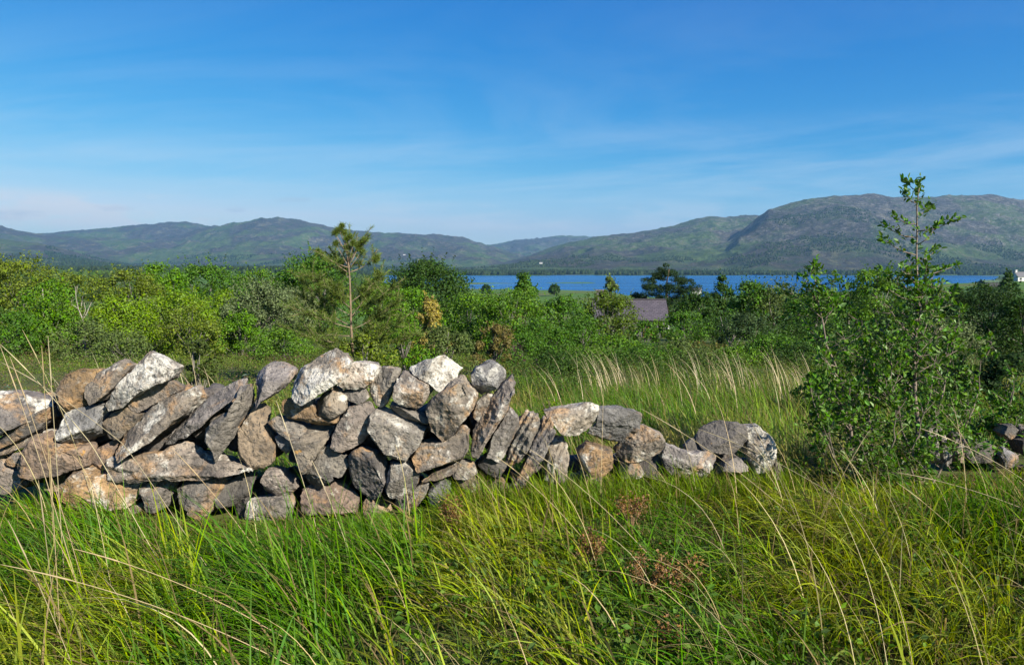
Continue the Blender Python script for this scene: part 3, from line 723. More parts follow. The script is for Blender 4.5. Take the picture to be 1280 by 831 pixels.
for lo, hi_, colr in [(-9, 0.02, (0.10, 0.185, 0.022)), (0.02, 0.45, (0.15, 0.225, 0.03)), (0.45, 9, (0.28, 0.265, 0.075))]:
    s = (part >= lo) & (part < hi_)
    tag(tussock_field(rg, c[s], 17, 0.10, hm[s], 0.010, ld[s], 0.95, 0.8, 6, colr), kind='stuff')

# pale flowering stems: long, thin, drooping
def stems(rg, roots, hmin, hmax, ang, lean, width, color, name='dry_grass', head=True):
    n = len(roots)
    pts = np.stack([roots[:, 0], roots[:, 1], ground_z(roots[:, 0], roots[:, 1])], 1)
    h = rg.uniform(hmin, hmax, n)
    o = blades(pts, h, np.full(n, width) * rg.uniform(.8, 1.2, n), ang, lean, rg, 9, 0.6, name, STRAW, color)
    return tag(o, kind='stuff')
n = 640
r = np.stack([rg.uniform(-3.2, 4.6, n), rg.uniform(1.7, 5.0, n)], 1); r = r[in_view(r, 0.6) & (foot_line(r[:, 0], r[:, 1]) > 0.1)]
r = r[rg.uniform(0, 1, len(r)) < np.clip(0.28 + 0.30 * r[:, 0], 0.12, 1)]
stems(rg, r, 0.55, 0.95, np.pi + rg.normal(0, 0.7, len(r)), rg.uniform(0.3, 0.9, len(r)), 0.0042, (0.42, 0.34, 0.18))
# tufts of bleached grass in the meadow
tuft = [(768, 11.8, 0.2, 40), (790, 12.2, 0.22, 40), (745, 12.6, 0.3, 16), (825, 12.2, 0.3, 16), (905, 11.0, 0.3, 40), (935, 10.6, 0.3, 35), (975, 10.8, 0.35, 55), (1005, 10.2, 0.3, 40), (890, 12.5, 0.4, 40), (690, 9.6, 0.3, 14), (660, 8.6, 0.4, 10), (870, 8.2, 0.4, 12), (960, 8.6, 0.4, 14), (150, 8.5, 0.4, 18), (205, 9.4, 0.4, 26), (120, 7.6, 0.5, 12)]
rr = np.concatenate([np.stack([(a - CX) / FPX * y + rg.normal(0, s, k), y + rg.normal(0, s, k)], 1) for a, y, s, k in tuft])
stems(rg, rr, 0.5, 0.95, np.pi * 0.93 + rg.normal(0, 0.45, len(rr)), rg.uniform(0.15, 0.55, len(rr)), 0.009, (0.46, 0.38, 0.24))

# the long single stalks that stand out against the wall: each drawn from root to tip
STALK = [((70,640),(0,432),3.2),((78,640),(12,445),3.25),((75,640),(60,420),3.4),((60,560),(52,432),3.6),((160,560),(0,452),3.5),((118,560),(0,430),3.6),((90,545),(28,412),3.7),
         ((75,790),(62,560),2.7),((72,800),(48,600),2.8),((90,830),(10,650),2.5),((300,800),(0,705),2.55),((290,760),(90,685),2.8),((130,685),(112,600),3.3),
         ((390,640),(345,500),3.9),((440,700),(390,575),3.6),((330,700),(215,560),3.7),((700,640),(620,570),3.9),((770,650),(660,560),3.8),((985,640),(800,510),4.3),((1030,640),(1085,540),4.2),
         ((1045,620),(870,535),4.3),((1000,660),(935,520),4.2),((1290,640),(1120,590),4.0),((1230,700),(1120,602),3.9),((1280,600),(1150,535),4.2)]
mb = MB()
for (x0, y0), (x1, y1), Y in STALK:
    a = at(x0, y0, Y); b = at(x1, y1, Y + random.uniform(-.15, .25))
    m = (a + b) / 2 + np.array((0.0, 0.0, 0.07 * np.linalg.norm(b - a)))
    dd = (m - a) / np.linalg.norm(m - a)
    g0 = float(ground_z(a[0], a[1])); drop = max(a[2] - g0, 0.0)
    dn = a - dd * min(drop / max(dd[2], 0.25), 0.7); dn[2] = g0 - 0.02
    P = [dn, dn * .6 + a * .4] + [((1-q)**2) * a + 2*q*(1-q) * m + q*q * b for q in np.linspace(0.0, 1, 9)]
    for _ in range(2):
        P = [P[0]] + [z for u_, w_ in zip(P[:-1], P[1:]) for z in (u_ * .75 + w_ * .25, u_ * .25 + w_ * .75)] + [P[-1]]
    r0 = 0.0017
    tq = np.linspace(0, 1, len(P))
    rad = [r0 * (1 - .3 * q) if q < .76 else r0 * (1.9 - 1.6 * (q - .76) / .24) for q in tq]
    mb.tube(P, rad, 5)
tag(mb.build('straw_stalks', STRAW, None, (0.42, 0.34, 0.20), True), kind='stuff')

# ------------------------------------------------------------------ leaves, crowns, trees
def quads(c, n, s, asp, rg, fold=0.25):
    """leaf-shaped quads at c with normals n and length s"""
    N = len(c)
    n = n / (np.linalg.norm(n, axis=1, keepdims=True) + 1e-9)
    r = rg.normal(0, 1, (N, 3))
    a = np.cross(n, r); a /= np.linalg.norm(a, axis=1, keepdims=True) + 1e-9
    b = np.cross(n, a)
    s = s[:, None] * 0.5
    v = np.stack([c - a * s, c + b * s * asp + n * s * fold, c + a * s, c - b * s * asp + n * s * fold * .6], 1)
    return v.reshape(-1, 3), np.arange(N * 4).reshape(N, 4)

def clump_leaves(rg, cen, rad, per, leaf, up=0.5, sq=0.75):
    n = len(cen)
    cnt = np.maximum(rg.poisson(per, n), 3); ci = np.repeat(np.arange(n), cnt); N = len(ci)
    d = rg.normal(0, 1, (N, 3)); d /= np.linalg.norm(d, axis=1, keepdims=True)
    rr = rg.uniform(0.25, 1.0, N) ** 0.45 * rg.uniform(0.85, 1.2, N)
    p = cen[ci] + d * (rad[ci] * rr)[:, None] * np.array((1, 1, sq))
    nn = d * 1.0 + np.array((0, 0, up)) + rg.normal(0, 0.38, (N, 3))
    return p, nn

def profile(kind, t):
    if kind == 'round': return np.sqrt(np.clip(1 - (2 * t - 1.0) ** 2, 0, 1)) * 0.95 + 0.05
    if kind == 'bush': return np.clip(1.15 * np.sqrt(np.clip(1 - t ** 2.2, 0, 1)), 0, 1)
    if kind == 'egg': return np.sqrt(np.clip(1 - ((t - 0.38) / 0.64) ** 2, 0.0, 1))
    if kind == 'cone': return np.clip(1.02 - t, 0.03, 1) ** 0.8
    if kind == 'spire': return np.clip(1.02 - t, 0.02, 1) ** 0.6 * 0.8 + 0.05
    return np.ones_like(t)

def crown_mesh(rg, kind, H, W, Y, base, name, dens=1.0, mat=None, shoots=0.5, leafmin=0.05):
    """foliage in a local frame (foot at the origin); base = height where foliage starts"""
    leaf = max(leafmin, 2.3 * Y / 739.5)
    area = W * (H - base) * 0.8
    N = int(min(30000, 7.5 * dens * area / (0.5 * leaf * leaf)))
    nc = int(np.clip(N / 190, 24, 120))
    t = rg.uniform(0.0, 1.0, nc) ** 0.85
    ph = rg.uniform(0, 2 * np.pi, nc)
    lob = 1 + 0.28 * np.sin(ph * 3 + rg.uniform(0, 6)) * np.sin(t * 7 + rg.uniform(0, 6)) + rg.normal(0, 0.10, nc)
    pr = profile(kind, t) * lob
    rad0 = pr * np.sqrt(rg.uniform(0.18, 1.0, nc)) * W * 0.5
    cen = np.stack([np.cos(ph) * rad0, np.sin(ph) * rad0, base + t * (H - base) * 0.97], 1)
    cr = W * rg.uniform(0.07, 0.19, nc) * (0.65 + 0.5 * pr) * (1.15 if kind in ('round', 'bush', 'egg') else 0.9)
    p, nn = clump_leaves(rg, cen, cr, N * (1 - 0.22 * shoots) / nc, leaf)
    # shoots that break the outline
    ns = int(70 * shoots * np.clip(W, 0.6, 3))
    ts = rg.uniform(0.15, 1.0, ns) ** 0.7; ps = rg.uniform(0, 2 * np.pi, ns)
    rs = profile(kind, ts) * W * 0.5 * rg.uniform(0.75, 1.02, ns)
    b0 = np.stack([np.cos(ps) * rs, np.sin(ps) * rs, base + ts * (H - base) * 0.96], 1)
    dr = np.stack([np.cos(ps) * .5, np.sin(ps) * .5, 0.5 + ts * 0.9], 1) + rg.normal(0, .25, (ns, 3))
    ln = W * rg.uniform(0.05, 0.17, ns)
    k = max(4, int(N * 0.22 * shoots / max(ns, 1)))
    q = rg.uniform(0, 1, (ns, k))
    sp = b0[:, None] + dr[:, None] * (ln[:, None] * q)[..., None] + rg.normal(0, 1, (ns, k, 3)) * (W * 0.016 * (1.2 - q))[..., None]
    p = np.concatenate([p, sp.reshape(-1, 3)]); nn = np.concatenate([nn, rg.normal(0, .6, (ns * k, 3)) + (0, 0, .5)])
    s = leaf * rg.uniform(0.65, 1.35, len(p))
    v, f = quads(p, nn, s, 0.62, rg)
    return mesh_np(name, v, f, mat or LEAF), cen

def trunk_obj(rg, H, W, base, cen, parent, color, r0=None, stems_=1, name='trunk'):
    mb = MB()
    r0 = r0 or 0.028 * H + 0.015
    for k in range(stems_):
        x0, y0 = (rg.normal(0, 0.08 * W, 2) if stems_ > 1 else (0, 0))
        tx, ty = rg.normal(0, 0.10 * W, 2) + (np.array((x0, y0)) * 2.2 if stems_ > 1 else 0)
        P = [np.array((x0 + (tx - x0) * q + math.sin(q * 7 + k) * 0.02 * W, y0 + (ty - y0) * q, -0.15 + (H * 0.9 + 0.15) * q)) for q in np.linspace(0, 1, 8)]
        mb.tube(P, [r0 * (1 - 0.85 * q) / (1 if stems_ == 1 else 1.5) for q in np.linspace(0, 1, 8)], 7)
        for j in rg.choice(len(cen), min(len(cen), 16 // stems_), replace=False):
            e = cen[j]
            q = np.clip((e[2] * 0.6) / H, 0.12, 0.8)
            i = int(q * 7); s = P[i]
            m = (s + e) / 2 + (0, 0, -0.05 * H)
            mb.tube([s, m, e], [r0 * 0.42 * (1 - q * .6), r0 * 0.25 * (1 - q * .5), r0 * 0.06], 5)
    return mb.build(name, BARK, parent, color, True)

BK = {'g': (0.16, 0.145, 0.125), 'd': (0.09, 0.075, 0.06), 'p': (0.27, 0.245, 0.21), 'r': (0.20, 0.12, 0.075)}
GR = {k: tuple(q * 1.6 for q in v) for k, v in {'oliv': (0.085, 0.105, 0.022), 'viv': (0.062, 0.145, 0.02), 'deep': (0.036, 0.082, 0.018), 'lime': (0.13, 0.19, 0.022), 'grey': (0.085, 0.115, 0.062), 'dark': (0.022, 0.05, 0.016),
      'mid': (0.055, 0.115, 0.022), 'tan': (0.21, 0.155, 0.045), 'dull': (0.058, 0.088, 0.036), 'rust': (0.12, 0.078, 0.035), 'blk': (0.016, 0.034, 0.014), 'pal': (0.115, 0.14, 0.06)}.items()}
GR['viv'] = (0.105, 0.22, 0.016); GR['lime'] = (0.16, 0.265, 0.018); GR['mid'] = (0.105, 0.205, 0.022); GR['oliv'] = (0.14, 0.19, 0.026); GR['deep'] = (0.075, 0.165, 0.02); GR['rust'] = (0.16, 0.135, 0.045); GR['grey'] = (0.14, 0.185, 0.08); GR['dull'] = (0.11, 0.155, 0.045); GR['dark'] = (0.045, 0.095, 0.018); GR['tan'] = (0.30, 0.25, 0.06); GR['blk'] = (0.032, 0.066, 0.018)  # deep, dark and blk also paint in the weaker light on right-hand trees

def tree(px, ytop, Y, wpx, kind, col, lab, cat='tree', name='broadleaf_tree', bk='g', base=0.06, dens=1.0, stems_=1, group='trees and bushes between the wall and the lake', seed=0, shoots=0.6, foot=None):
    rg = np.random.default_rng(1000 + seed)
    X = (px - CX) / FPX * Y
    zg = float(ground_z(X, Y))
    H = max(0.5, float(at(px, ytop, Y)[2]) - zg)
    W = wpx / FPX * Y
    root = thing(name, lab, cat, (X, Y, zg), group)
    me, cen = crown_mesh(rg, kind, H, W, Y, base * H, 'crown', dens, NEEDLE if kind in ('cone', 'spire') else LEAF, shoots)
    link('crown', me, root, GR[col] if isinstance(col, str) else col)
    trunk_obj(rg, H, W, base, cen, root, BK[bk], None, stems_)
    return root

BT, BU = ('tree', 'broadleaf_tree'), ('bush', 'leafy_bush')
T = [  # px, top, depth, width px, crown, colour, label, category+name, options
 (22, 327, 24, 120, 'egg', 'oliv', 'tall olive green tree at the left edge of the photo', BT, {}),
 (100, 345, 18, 78, 'egg', 'oliv', 'thin olive tree with a bare white forked trunk beside it, left side', BT, {'bk': 'p', 'dens': .75, 'base': .2}),
 (62, 352, 20, 70, 'egg', 'viv', 'fresh green tree between the left edge tree and the white trunked one', BT, {'bk': 'p'}),
 (165, 337, 31, 72, 'round', 'oliv', 'olive round tree behind the lime bush with silvery tips', BT, {}),
 (205, 331, 34, 66, 'egg', 'viv', 'vivid green tree rising to a point above the left tree line', BT, {}),
 (258, 333, 40, 100, 'round', 'deep', 'broad deep green tree on the skyline left of the young pine', BT, {}),
 (322, 338, 44, 60, 'round', 'mid', 'mid green tree on the skyline right of the broad deep green one', BT, {}),
 (152, 372, 15.5, 78, 'bush', 'lime', 'bright lime bush with silvery willow tips behind it', BU, {}),
 (182, 374, 18, 50, 'bush', 'pal', 'silvery grey willow bush behind the bright lime bush', BU, {}),
 (222, 366, 20, 86, 'round', 'lime', 'yellow-green rounded tree in the middle of the left thicket', BT, {}),
 (278, 366, 23, 66, 'round', 'lime', 'yellow-green tree next to the grey-green willow', BT, {}),
 (240, 384, 15, 72, 'egg', 'oliv', 'feathery olive tree with bare lower branches over the reddish bracken', BT, {'dens': .8, 'base': .1}),
 (300, 392, 16.5, 62, 'bush', 'viv', 'bright green bush at the foot of the grey-green willow', BU, {}),
 (326, 354, 22, 92, 'round', 'grey', 'large grey-green willow left of the young pine', BT, {}),
 (372, 364, 25, 60, 'round', 'pal', 'pale grey willow between the large willow and the young pine', BT, {}),
 (398, 321, 42, 96, 'round', 'deep', 'tall rounded dark green tree right behind the young pine', BT, {}),
 (355, 342, 46, 44, 'round', 'dark', 'dark tree on the skyline between the willow and the tall rounded tree', BT, {}),
 (470, 352, 40, 60, 'round', 'mid', 'mid green tree behind the young pine on its right', BT, {}),
 (534, 329, 62, 112, 'bush', 'dark', 'broad dark oak at the left end of the lake', BT, {'dens': 1.7, 'shoots': .3}),
 (512, 362, 25, 76, 'egg', 'viv', 'bright green tree below the broad dark oak', BT, {}),
 (537, 372, 18, 62, 'cone', 'tan', 'small golden tan conifer, the only yellow one', ('tree', 'conifer_tree'), {'bk': 'r', 'base': .05}),
 (590, 370, 29, 86, 'round', 'mid', 'green rounded tree right of the golden conifer', BT, {}),
 (558, 408, 15.5, 66, 'bush', 'dull', 'grey-olive bush just behind the wall top near the golden conifer', BU, {}),
 (503, 402, 15, 60, 'bush', 'viv', 'bright bush just left of the golden conifer behind the wall', BU, {}),
 (655, 344, 36, 62, 'cone', 'deep', 'dark green conifer with a feathered top standing before the lake', ('tree', 'conifer_tree'), {'bk': 'd', 'base': .08}),
 (640, 366, 27, 96, 'egg', 'mid', 'leafy green tree in front of the feathered dark conifer', BT, {}),
 (668, 400, 19, 62, 'bush', 'deep', 'deep green bush above the purple heather clump', BU, {}),
 (618, 406, 17, 50, 'bush', 'rust', 'rusty brown bush behind the right end of the high wall', BU, {}),
 (703, 372, 32, 62, 'egg', 'deep', 'green tree left of the tree that shades the cottage', BT, {}),
 (764, 345, 52, 44, 'spire', 'dull', 'thin ragged spire of a conifer left of the slate roofed cottage', ('tree', 'conifer_tree'), {'bk': 'd', 'base': .1, 'dens': .6}),
 (760, 366, 46, 76, 'round', (0.098, 0.15, 0.02), 'yellow-green round tree hiding the left half of the cottage', BT, {}),
 (728, 398, 25, 70, 'egg', 'deep', 'green sapling thicket in the middle, below the field by the lake', BT, {}),
 (772, 422, 23, 70, 'bush', 'mid', 'green bush in front of the cottage and its round tree', BU, {}),
 (821, 402, 50, 32, 'round', 'mid', 'small green tree standing against the cottage wall', BT, {}),
 (858, 392, 33, 58, 'egg', 'deep', 'dark green tree just right of the cottage', BT, {}),
 (872, 366, 46, 58, 'round', 'dark', 'dark tree right of the layered pine', BT, {}),
 (902, 345, 54, 52, 'cone', 'dark', 'dark conifer on the lake line between the layered pine and the broad olive tree', ('tree', 'conifer_tree'), {'bk': 'd', 'base': .08}),
 (938, 354, 50, 58, 'round', 'deep', 'deep green tree on the lake line above the pale young tree', BT, {}),
 (972, 356, 50, 88, 'round', 'dull', 'broad dull olive tree on the lake line left of the holly', BT, {}),
 (933, 391, 24, 62, 'egg', (0.062, 0.105, 0.04), 'pale grey-green young tree with whitish stems in front of the dark wood', BT, {'bk': 'p', 'stems_': 3}),
 (885, 434, 19, 60, 'bush', 'rust', 'brownish bush before the pale young tree', BU, {}),
 (832, 436, 21, 66, 'bush', 'deep', 'low deep green bush below the dark tree by the cottage', BU, {}),
 (900, 400, 34, 60, 'round', 'dark', 'dark bushy tree left of the pale young tree', BT, {}),
 (985, 408, 30, 80, 'round', 'dark', 'dark thicket tree left of the holly top', BT, {}),
 (1020, 368, 40, 66, 'round', 'deep', 'deep green tree seen over the left holly', BT, {}),
 (1060, 354, 46, 72, 'round', 'dark', 'dark tree on the lake line left of the holly leader', BT, {}),
 (1098, 334, 42, 66, 'egg', 'mid', 'fresh green tall tree just left of the holly leader', BT, {}),
 (1050, 410, 28, 90, 'round', 'dark', 'blackish thicket tree behind the left holly', BT, {}),
 (1128, 392, 30, 80, 'round', 'blk', 'blackish thicket tree behind the holly leader', BT, {}),
 (1180, 398, 21, 86, 'egg', 'grey', 'dull grey-green willow right of the holly leader', BT, {}),
 (1238, 366, 25, 110, 'round', 'blk', 'large dark tree at the right edge of the photo', BT, {}),
 (1285, 372, 23, 80, 'egg', 'dark', 'dark tree cut off by the right edge', BT, {}),
 (1259, 340, 120, 30, 'cone', 'dark', 'dark conifer beside the white farmhouse on the right', ('tree', 'conifer_tree'), {'bk': 'd', 'base': .05}),
 (1193, 359, 130, 18, 'bush', 'blk', 'small black-green bush alone in the tawny field on the right', BU, {}),
 (1226, 357, 110, 34, 'bush', 'dark', 'dark bush in front of the low green roofed shed', BU, {}),
 (12, 392, 15, 74, 'bush', 'deep', 'deep green bush low at the left edge', BU, {}),
 (58, 388, 16, 70, 'bush', 'viv', 'bright bush at the foot of the fresh green tree on the left', BU, {}),
 (100, 404, 13.5, 70, 'bush', 'dull', 'low dull green bush above the pink heather', BU, {}),
 (150, 416, 12.5, 66, 'bush', 'dull', 'low dull bush under the bright lime bush', BU, {}),
 (243, 424, 9.6, 48, 'egg', (0.07, 0.10, 0.024), 'upright olive gorse bush close behind the wall, left of the sage green plant', BU, {'dens': .9, 'base': .05}),
 (352, 414, 14, 80, 'bush', 'mid', 'green bush behind the plain grey top block', BU, {}),
 (455, 418, 12.5, 80, 'bush', 'oliv', 'olive bush at the foot of the young pine', BU, {}),
 (652, 420, 16.5, 72, 'bush', 'deep', 'full green bush right behind the purple heather clump', BU, {}),
 (692, 413, 18.5, 66, 'egg', 'deep', 'deep green sapling above the dark low bush in the centre', BT, {}),
 (802, 434, 18, 84, 'bush', 'deep', 'wide green bush below the cottage door', BU, {}),
 (852, 428, 17, 72, 'bush', 'dull', 'dull green bush right of the wide green bush below the cottage', BU, {}),
 (968, 420, 18, 84, 'bush', 'deep', 'deep green bush at the meadow edge left of the holly', BU, {}),
 (1002, 432, 15.5, 70, 'bush', 'dark', 'dark bush at the meadow edge touching the holly', BU, {}),
 (925, 440, 15.5, 62, 'bush', 'mid', 'green bush under the pale young tree at the meadow edge', BU, {}),
 (880, 446, 14.5, 66, 'bush', 'dull', 'low dull bush at the meadow edge, right of the tallest bleached grass', BU, {}),
 (790, 448, 14.5, 70, 'bush', 'deep', 'low deep green bush right behind the tallest bleached grass tuft', BU, {}),
 (700, 446, 13.5, 60, 'bush', 'dark', 'dark low bush behind the bleached grass, centre', BU, {}),
 (745, 440, 15, 66, 'bush', 'mid', 'green low bush behind the tallest bleached grass tuft', BU, {}),
 (693, 357, 560, 13, 'round', 'dark', 'lone round tree on the green field by the lake', BT, {}),
 (608, 357, 520, 12, 'bush', 'dark', 'small dark tree on the lake field, left', BT, {}),
 (668, 360, 500, 9, 'bush', 'deep', 'smallest bush on the lake field, beside the lone round tree', BU, {}),
 (1212, 452, 9.6, 84, 'bush', 'dark', 'dark bush behind the low spreading holly', BU, {}),
 (1270, 444, 9.2, 96, 'bush', 'blk', 'blackish bush behind the stones at the right edge', BU, {}),
 (1096, 452, 9.4, 84, 'bush', 'blk', 'blackish bush behind the gap between the two upright hollies', BU, {}),
 (1148, 462, 9.0, 76, 'bush', 'dark', 'dark low bush right behind the tallest holly trunk', BU, {}),
 (1030, 470, 9.0, 60, 'bush', 'deep', 'deep green low bush at the left foot of the shorter holly', BU, {}),
 (806, 403, 42, 34, 'bush', 'deep', 'small bush hiding the foot of the cottage wall', BU, {}),
 (1108, 356, 90, 40, 'round', 'dark', 'dark tree far behind the fresh green tall tree', BT, {}),
 (1150, 366, 70, 50, 'round', 'deep', 'deep green tree seen through the holly leader', BT, {}),
]
for i, (px, yt, Y, wp, kd, col, lab, (cat, nm), op) in enumerate(T):
    if px < 400 and Y < 60 and px != 243: Y *= 1.6 if Y < 18.5 else 1.3
    elif 620 < px < 1200 and 12.6 < Y < 21: Y *= 1.25
    tree(px, yt, Y, wp, kd, col, lab, cat, nm, seed=i, **op)

# layered scots pine by the cottage
def scots_pine():
    rg = np.random.default_rng(77)
    px, Y = 834, 80
    X = (px - CX) / FPX * Y; zg = float(ground_z(X, Y)); H = float(at(px, 335, Y)[2]) - zg
    root = thing('scots_pine', 'layered dark pine with flat boughs right behind the slate roofed cottage', 'tree', (X, Y, zg), 'trees and bushes between the wall and the lake')
    mb = MB(); k = Y / FPX
    mb.tube([(0, 0, -.1), (0.05, 0, H * .4), (-.1, 0, H * .75), (0.15, 0, H * .98)], [.16, .12, .09, .03], 7)
    pads = [(0, 340, 26), (-14, 346, 22), (16, 350, 24), (-22, 358, 26), (4, 360, 30), (24, 362, 26), (-18, 370, 30), (14, 374, 34), (-24, 382, 30), (26, 386, 30), (0, 392, 40), (22, 402, 36), (-8, 406, 36), (30, 372, 18), (-32, 372, 16)]
    cen, rad = [], []
    for dx, y, w_ in pads:
        e = at(px + dx, y, Y) - (X, Y, zg); e[1] += rg.uniform(-1, 1)
        mb.tube([(0.0, 0, e[2] - 0.35), e * (0.6, 0.6, 1) - (0, 0, .2), e], [.05, .035, .015], 5)
        for j in range(16):
            cen.append(e + rg.normal(0, 1, 3) * (w_ * k * .32, w_ * k * .32, 0.20)); rad.append(w_ * k * rg.uniform(.14, .26))
    mb.build('trunk', BARK, root, BK['r'], True)
    p, nn = clump_leaves(rg, np.array(cen), np.array(rad), 130, .15, .6, .6)
    v, f = quads(p, nn, rg.uniform(.10, .22, len(p)), .5, rg)
    link('crown', mesh_np('crown', v, f, NEEDLE), root, (0.024, 0.05, 0.017))
scots_pine()

# the young pine behind the wall
def young_pine():
    rg = np.random.default_rng(5)
    Y = 13.0; px = 440
    X = (px - CX) / FPX * Y; zg = float(ground_z(X, Y)); k = Y / FPX
    root = thing('young_pine', 'lanky young pine with tufted top and bare whorled branches behind the wall', 'tree', (X, Y, zg))
    L = lambda a, b, dy=0.0: at(a, b, Y + dy) - np.array((X, Y, zg))
    mb = MB()
    stem = [np.array((0.02, 0, -.1)), L(441, 445), L(439, 410), L(438, 375), L(437, 345), L(435, 325), L(431, 305), L(424, 288)]
    mb.tube(stem, [.030, .026, .022, .018, .014, .011, .008, .005], 7)
    br = [((437,335),(400,316),-.3),((437,330),(452,300),.1),((438,340),(470,322),.3),((436,345),(438,300),.2),((438,372),(385,345),-.4),((438,378),(475,345),.3),((439,395),(375,352),.2),((439,396),(488,360),-.3),
          ((439,396),(470,350),.6),((438,370),(400,350),.6),((440,410),(368,385),-.4),((440,408),(380,372),.5),((440,412),(498,378),.2),((440,420),(360,410),.3),((441,428),(500,402),-.3),((441,430),(385,420),-.5),((441,425),(480,395),.6),((441,440),(405,432),.5),((441,442),(475,424),-.3),((438,350),(420,322),.4),((438,385),(415,360),-.5),((441,436),(520,420),.4)]
    nb = MB()
    pn, dn, ln = [], [], []
    for (a, b), (c, d), dy in br:
        p0 = L(a, b); p1 = L(c, d, dy); m = (p0 + p1) / 2 - (0, 0, 0.06)
        pts = [((1-q)**2)*p0 + 2*q*(1-q)*m + q*q*p1 for q in np.linspace(0, 1, 7)]
        nb.tube(pts, [.009 - .006 * q for q in np.linspace(0, 1, 7)], 5)
        for q in np.linspace(.3, 1, 9):
            base = ((1-q)**2)*p0 + 2*q*(1-q)*m + q*q*p1
            for s in range(3 if b > 348 else 1):
                d_ = rg.normal(0, 1, 3) * (.7, .7, .35) + (p1 - p0) / np.linalg.norm(p1 - p0) * .6 + (0, 0, .3)
                d_ /= np.linalg.norm(d_); tl = rg.uniform(.10, .34)
                nb.tube([base, base + d_ * tl], [.005, .003], 4)
                for u in np.linspace(.1, 1, 10):
                    pn.append(base + d_ * tl * u); dn.append(d_); ln.append(.075)
    for a, b in [(424,287),(419,292),(430,291),(437,296),(433,300),(450,305),(455,301),(448,310),(398,315),(402,318),(471,322),(469,326),(420,305),(434,310),(442,305),(427,283),(452,314)]:
        e = L(a, b, rg.uniform(-.05, .05))
        for u in range(55):
            pn.append(e + rg.normal(0, .016, 3)); dn.append(rg.normal(0, 1, 3) + (0, 0, .8)); ln.append(.062)
        if b < 320:
            nb.tube([L(434, min(b + 26, 340)), e], [.008, .005], 5)
    mb.build('trunk', BARK, root, (0.22, 0.155, 0.10), True)
    nb.build('branch', BARK, root, (0.27, 0.205, 0.14), True)
    pn, dn, ln = np.array(pn), np.array(dn), np.array(ln)
    R_ = 7
    p = np.repeat(pn, R_, 0); d = np.repeat(dn, R_, 0); d = d / np.linalg.norm(d, axis=1, keepdims=True) + rg.normal(0, .75, d.shape)
    d /= np.linalg.norm(d, axis=1, keepdims=True); l_ = np.repeat(ln, R_) * rg.uniform(.7, 1.3, len(p))
    sd = np.cross(d, rg.normal(0, 1, d.shape)); sd /= np.linalg.norm(sd, axis=1, keepdims=True)
    w_ = 0.0034
    v = np.stack([p - sd * w_, p + sd * w_, p + d * l_[:, None] + sd * w_ * .4, p + d * l_[:, None] - sd * w_ * .4], 1).reshape(-1, 3)
    link('needles', mesh_np('needles', v, np.arange(len(v)).reshape(-1, 4), NEEDLE), root, (0.12, 0.17, 0.034))
young_pine()

# dead white forked stem by the thin olive tree
def bare_stem():
    Y = 24.0
    L = lambda a, b: at(a, b, Y)
    p0 = L(107, 415); zg = float(ground_z(p0[0], Y))
    root = thing('bare_stem', 'bare white forked stem among the left trees', 'tree', (p0[0], Y, zg))
    o = np.array((p0[0], Y, zg)); mb = MB()
    mb.tube([np.array((0, 0, -.1)), L(106, 412) - o, L(103, 398) - o, L(98, 386) - o, L(95, 372) - o, L(94, 358) - o], [.028, .025, .020, .015, .010, .005], 6)
    mb.tube([L(103, 398) - o, L(107, 388) - o, L(105, 378) - o], [.016, .012, .006], 5)
    mb.tube([L(98, 386) - o, L(89, 380) - o], [.012, .005], 5)
    mb.build('trunk', BARK, root, (0.30, 0.265, 0.22), True)
bare_stem()

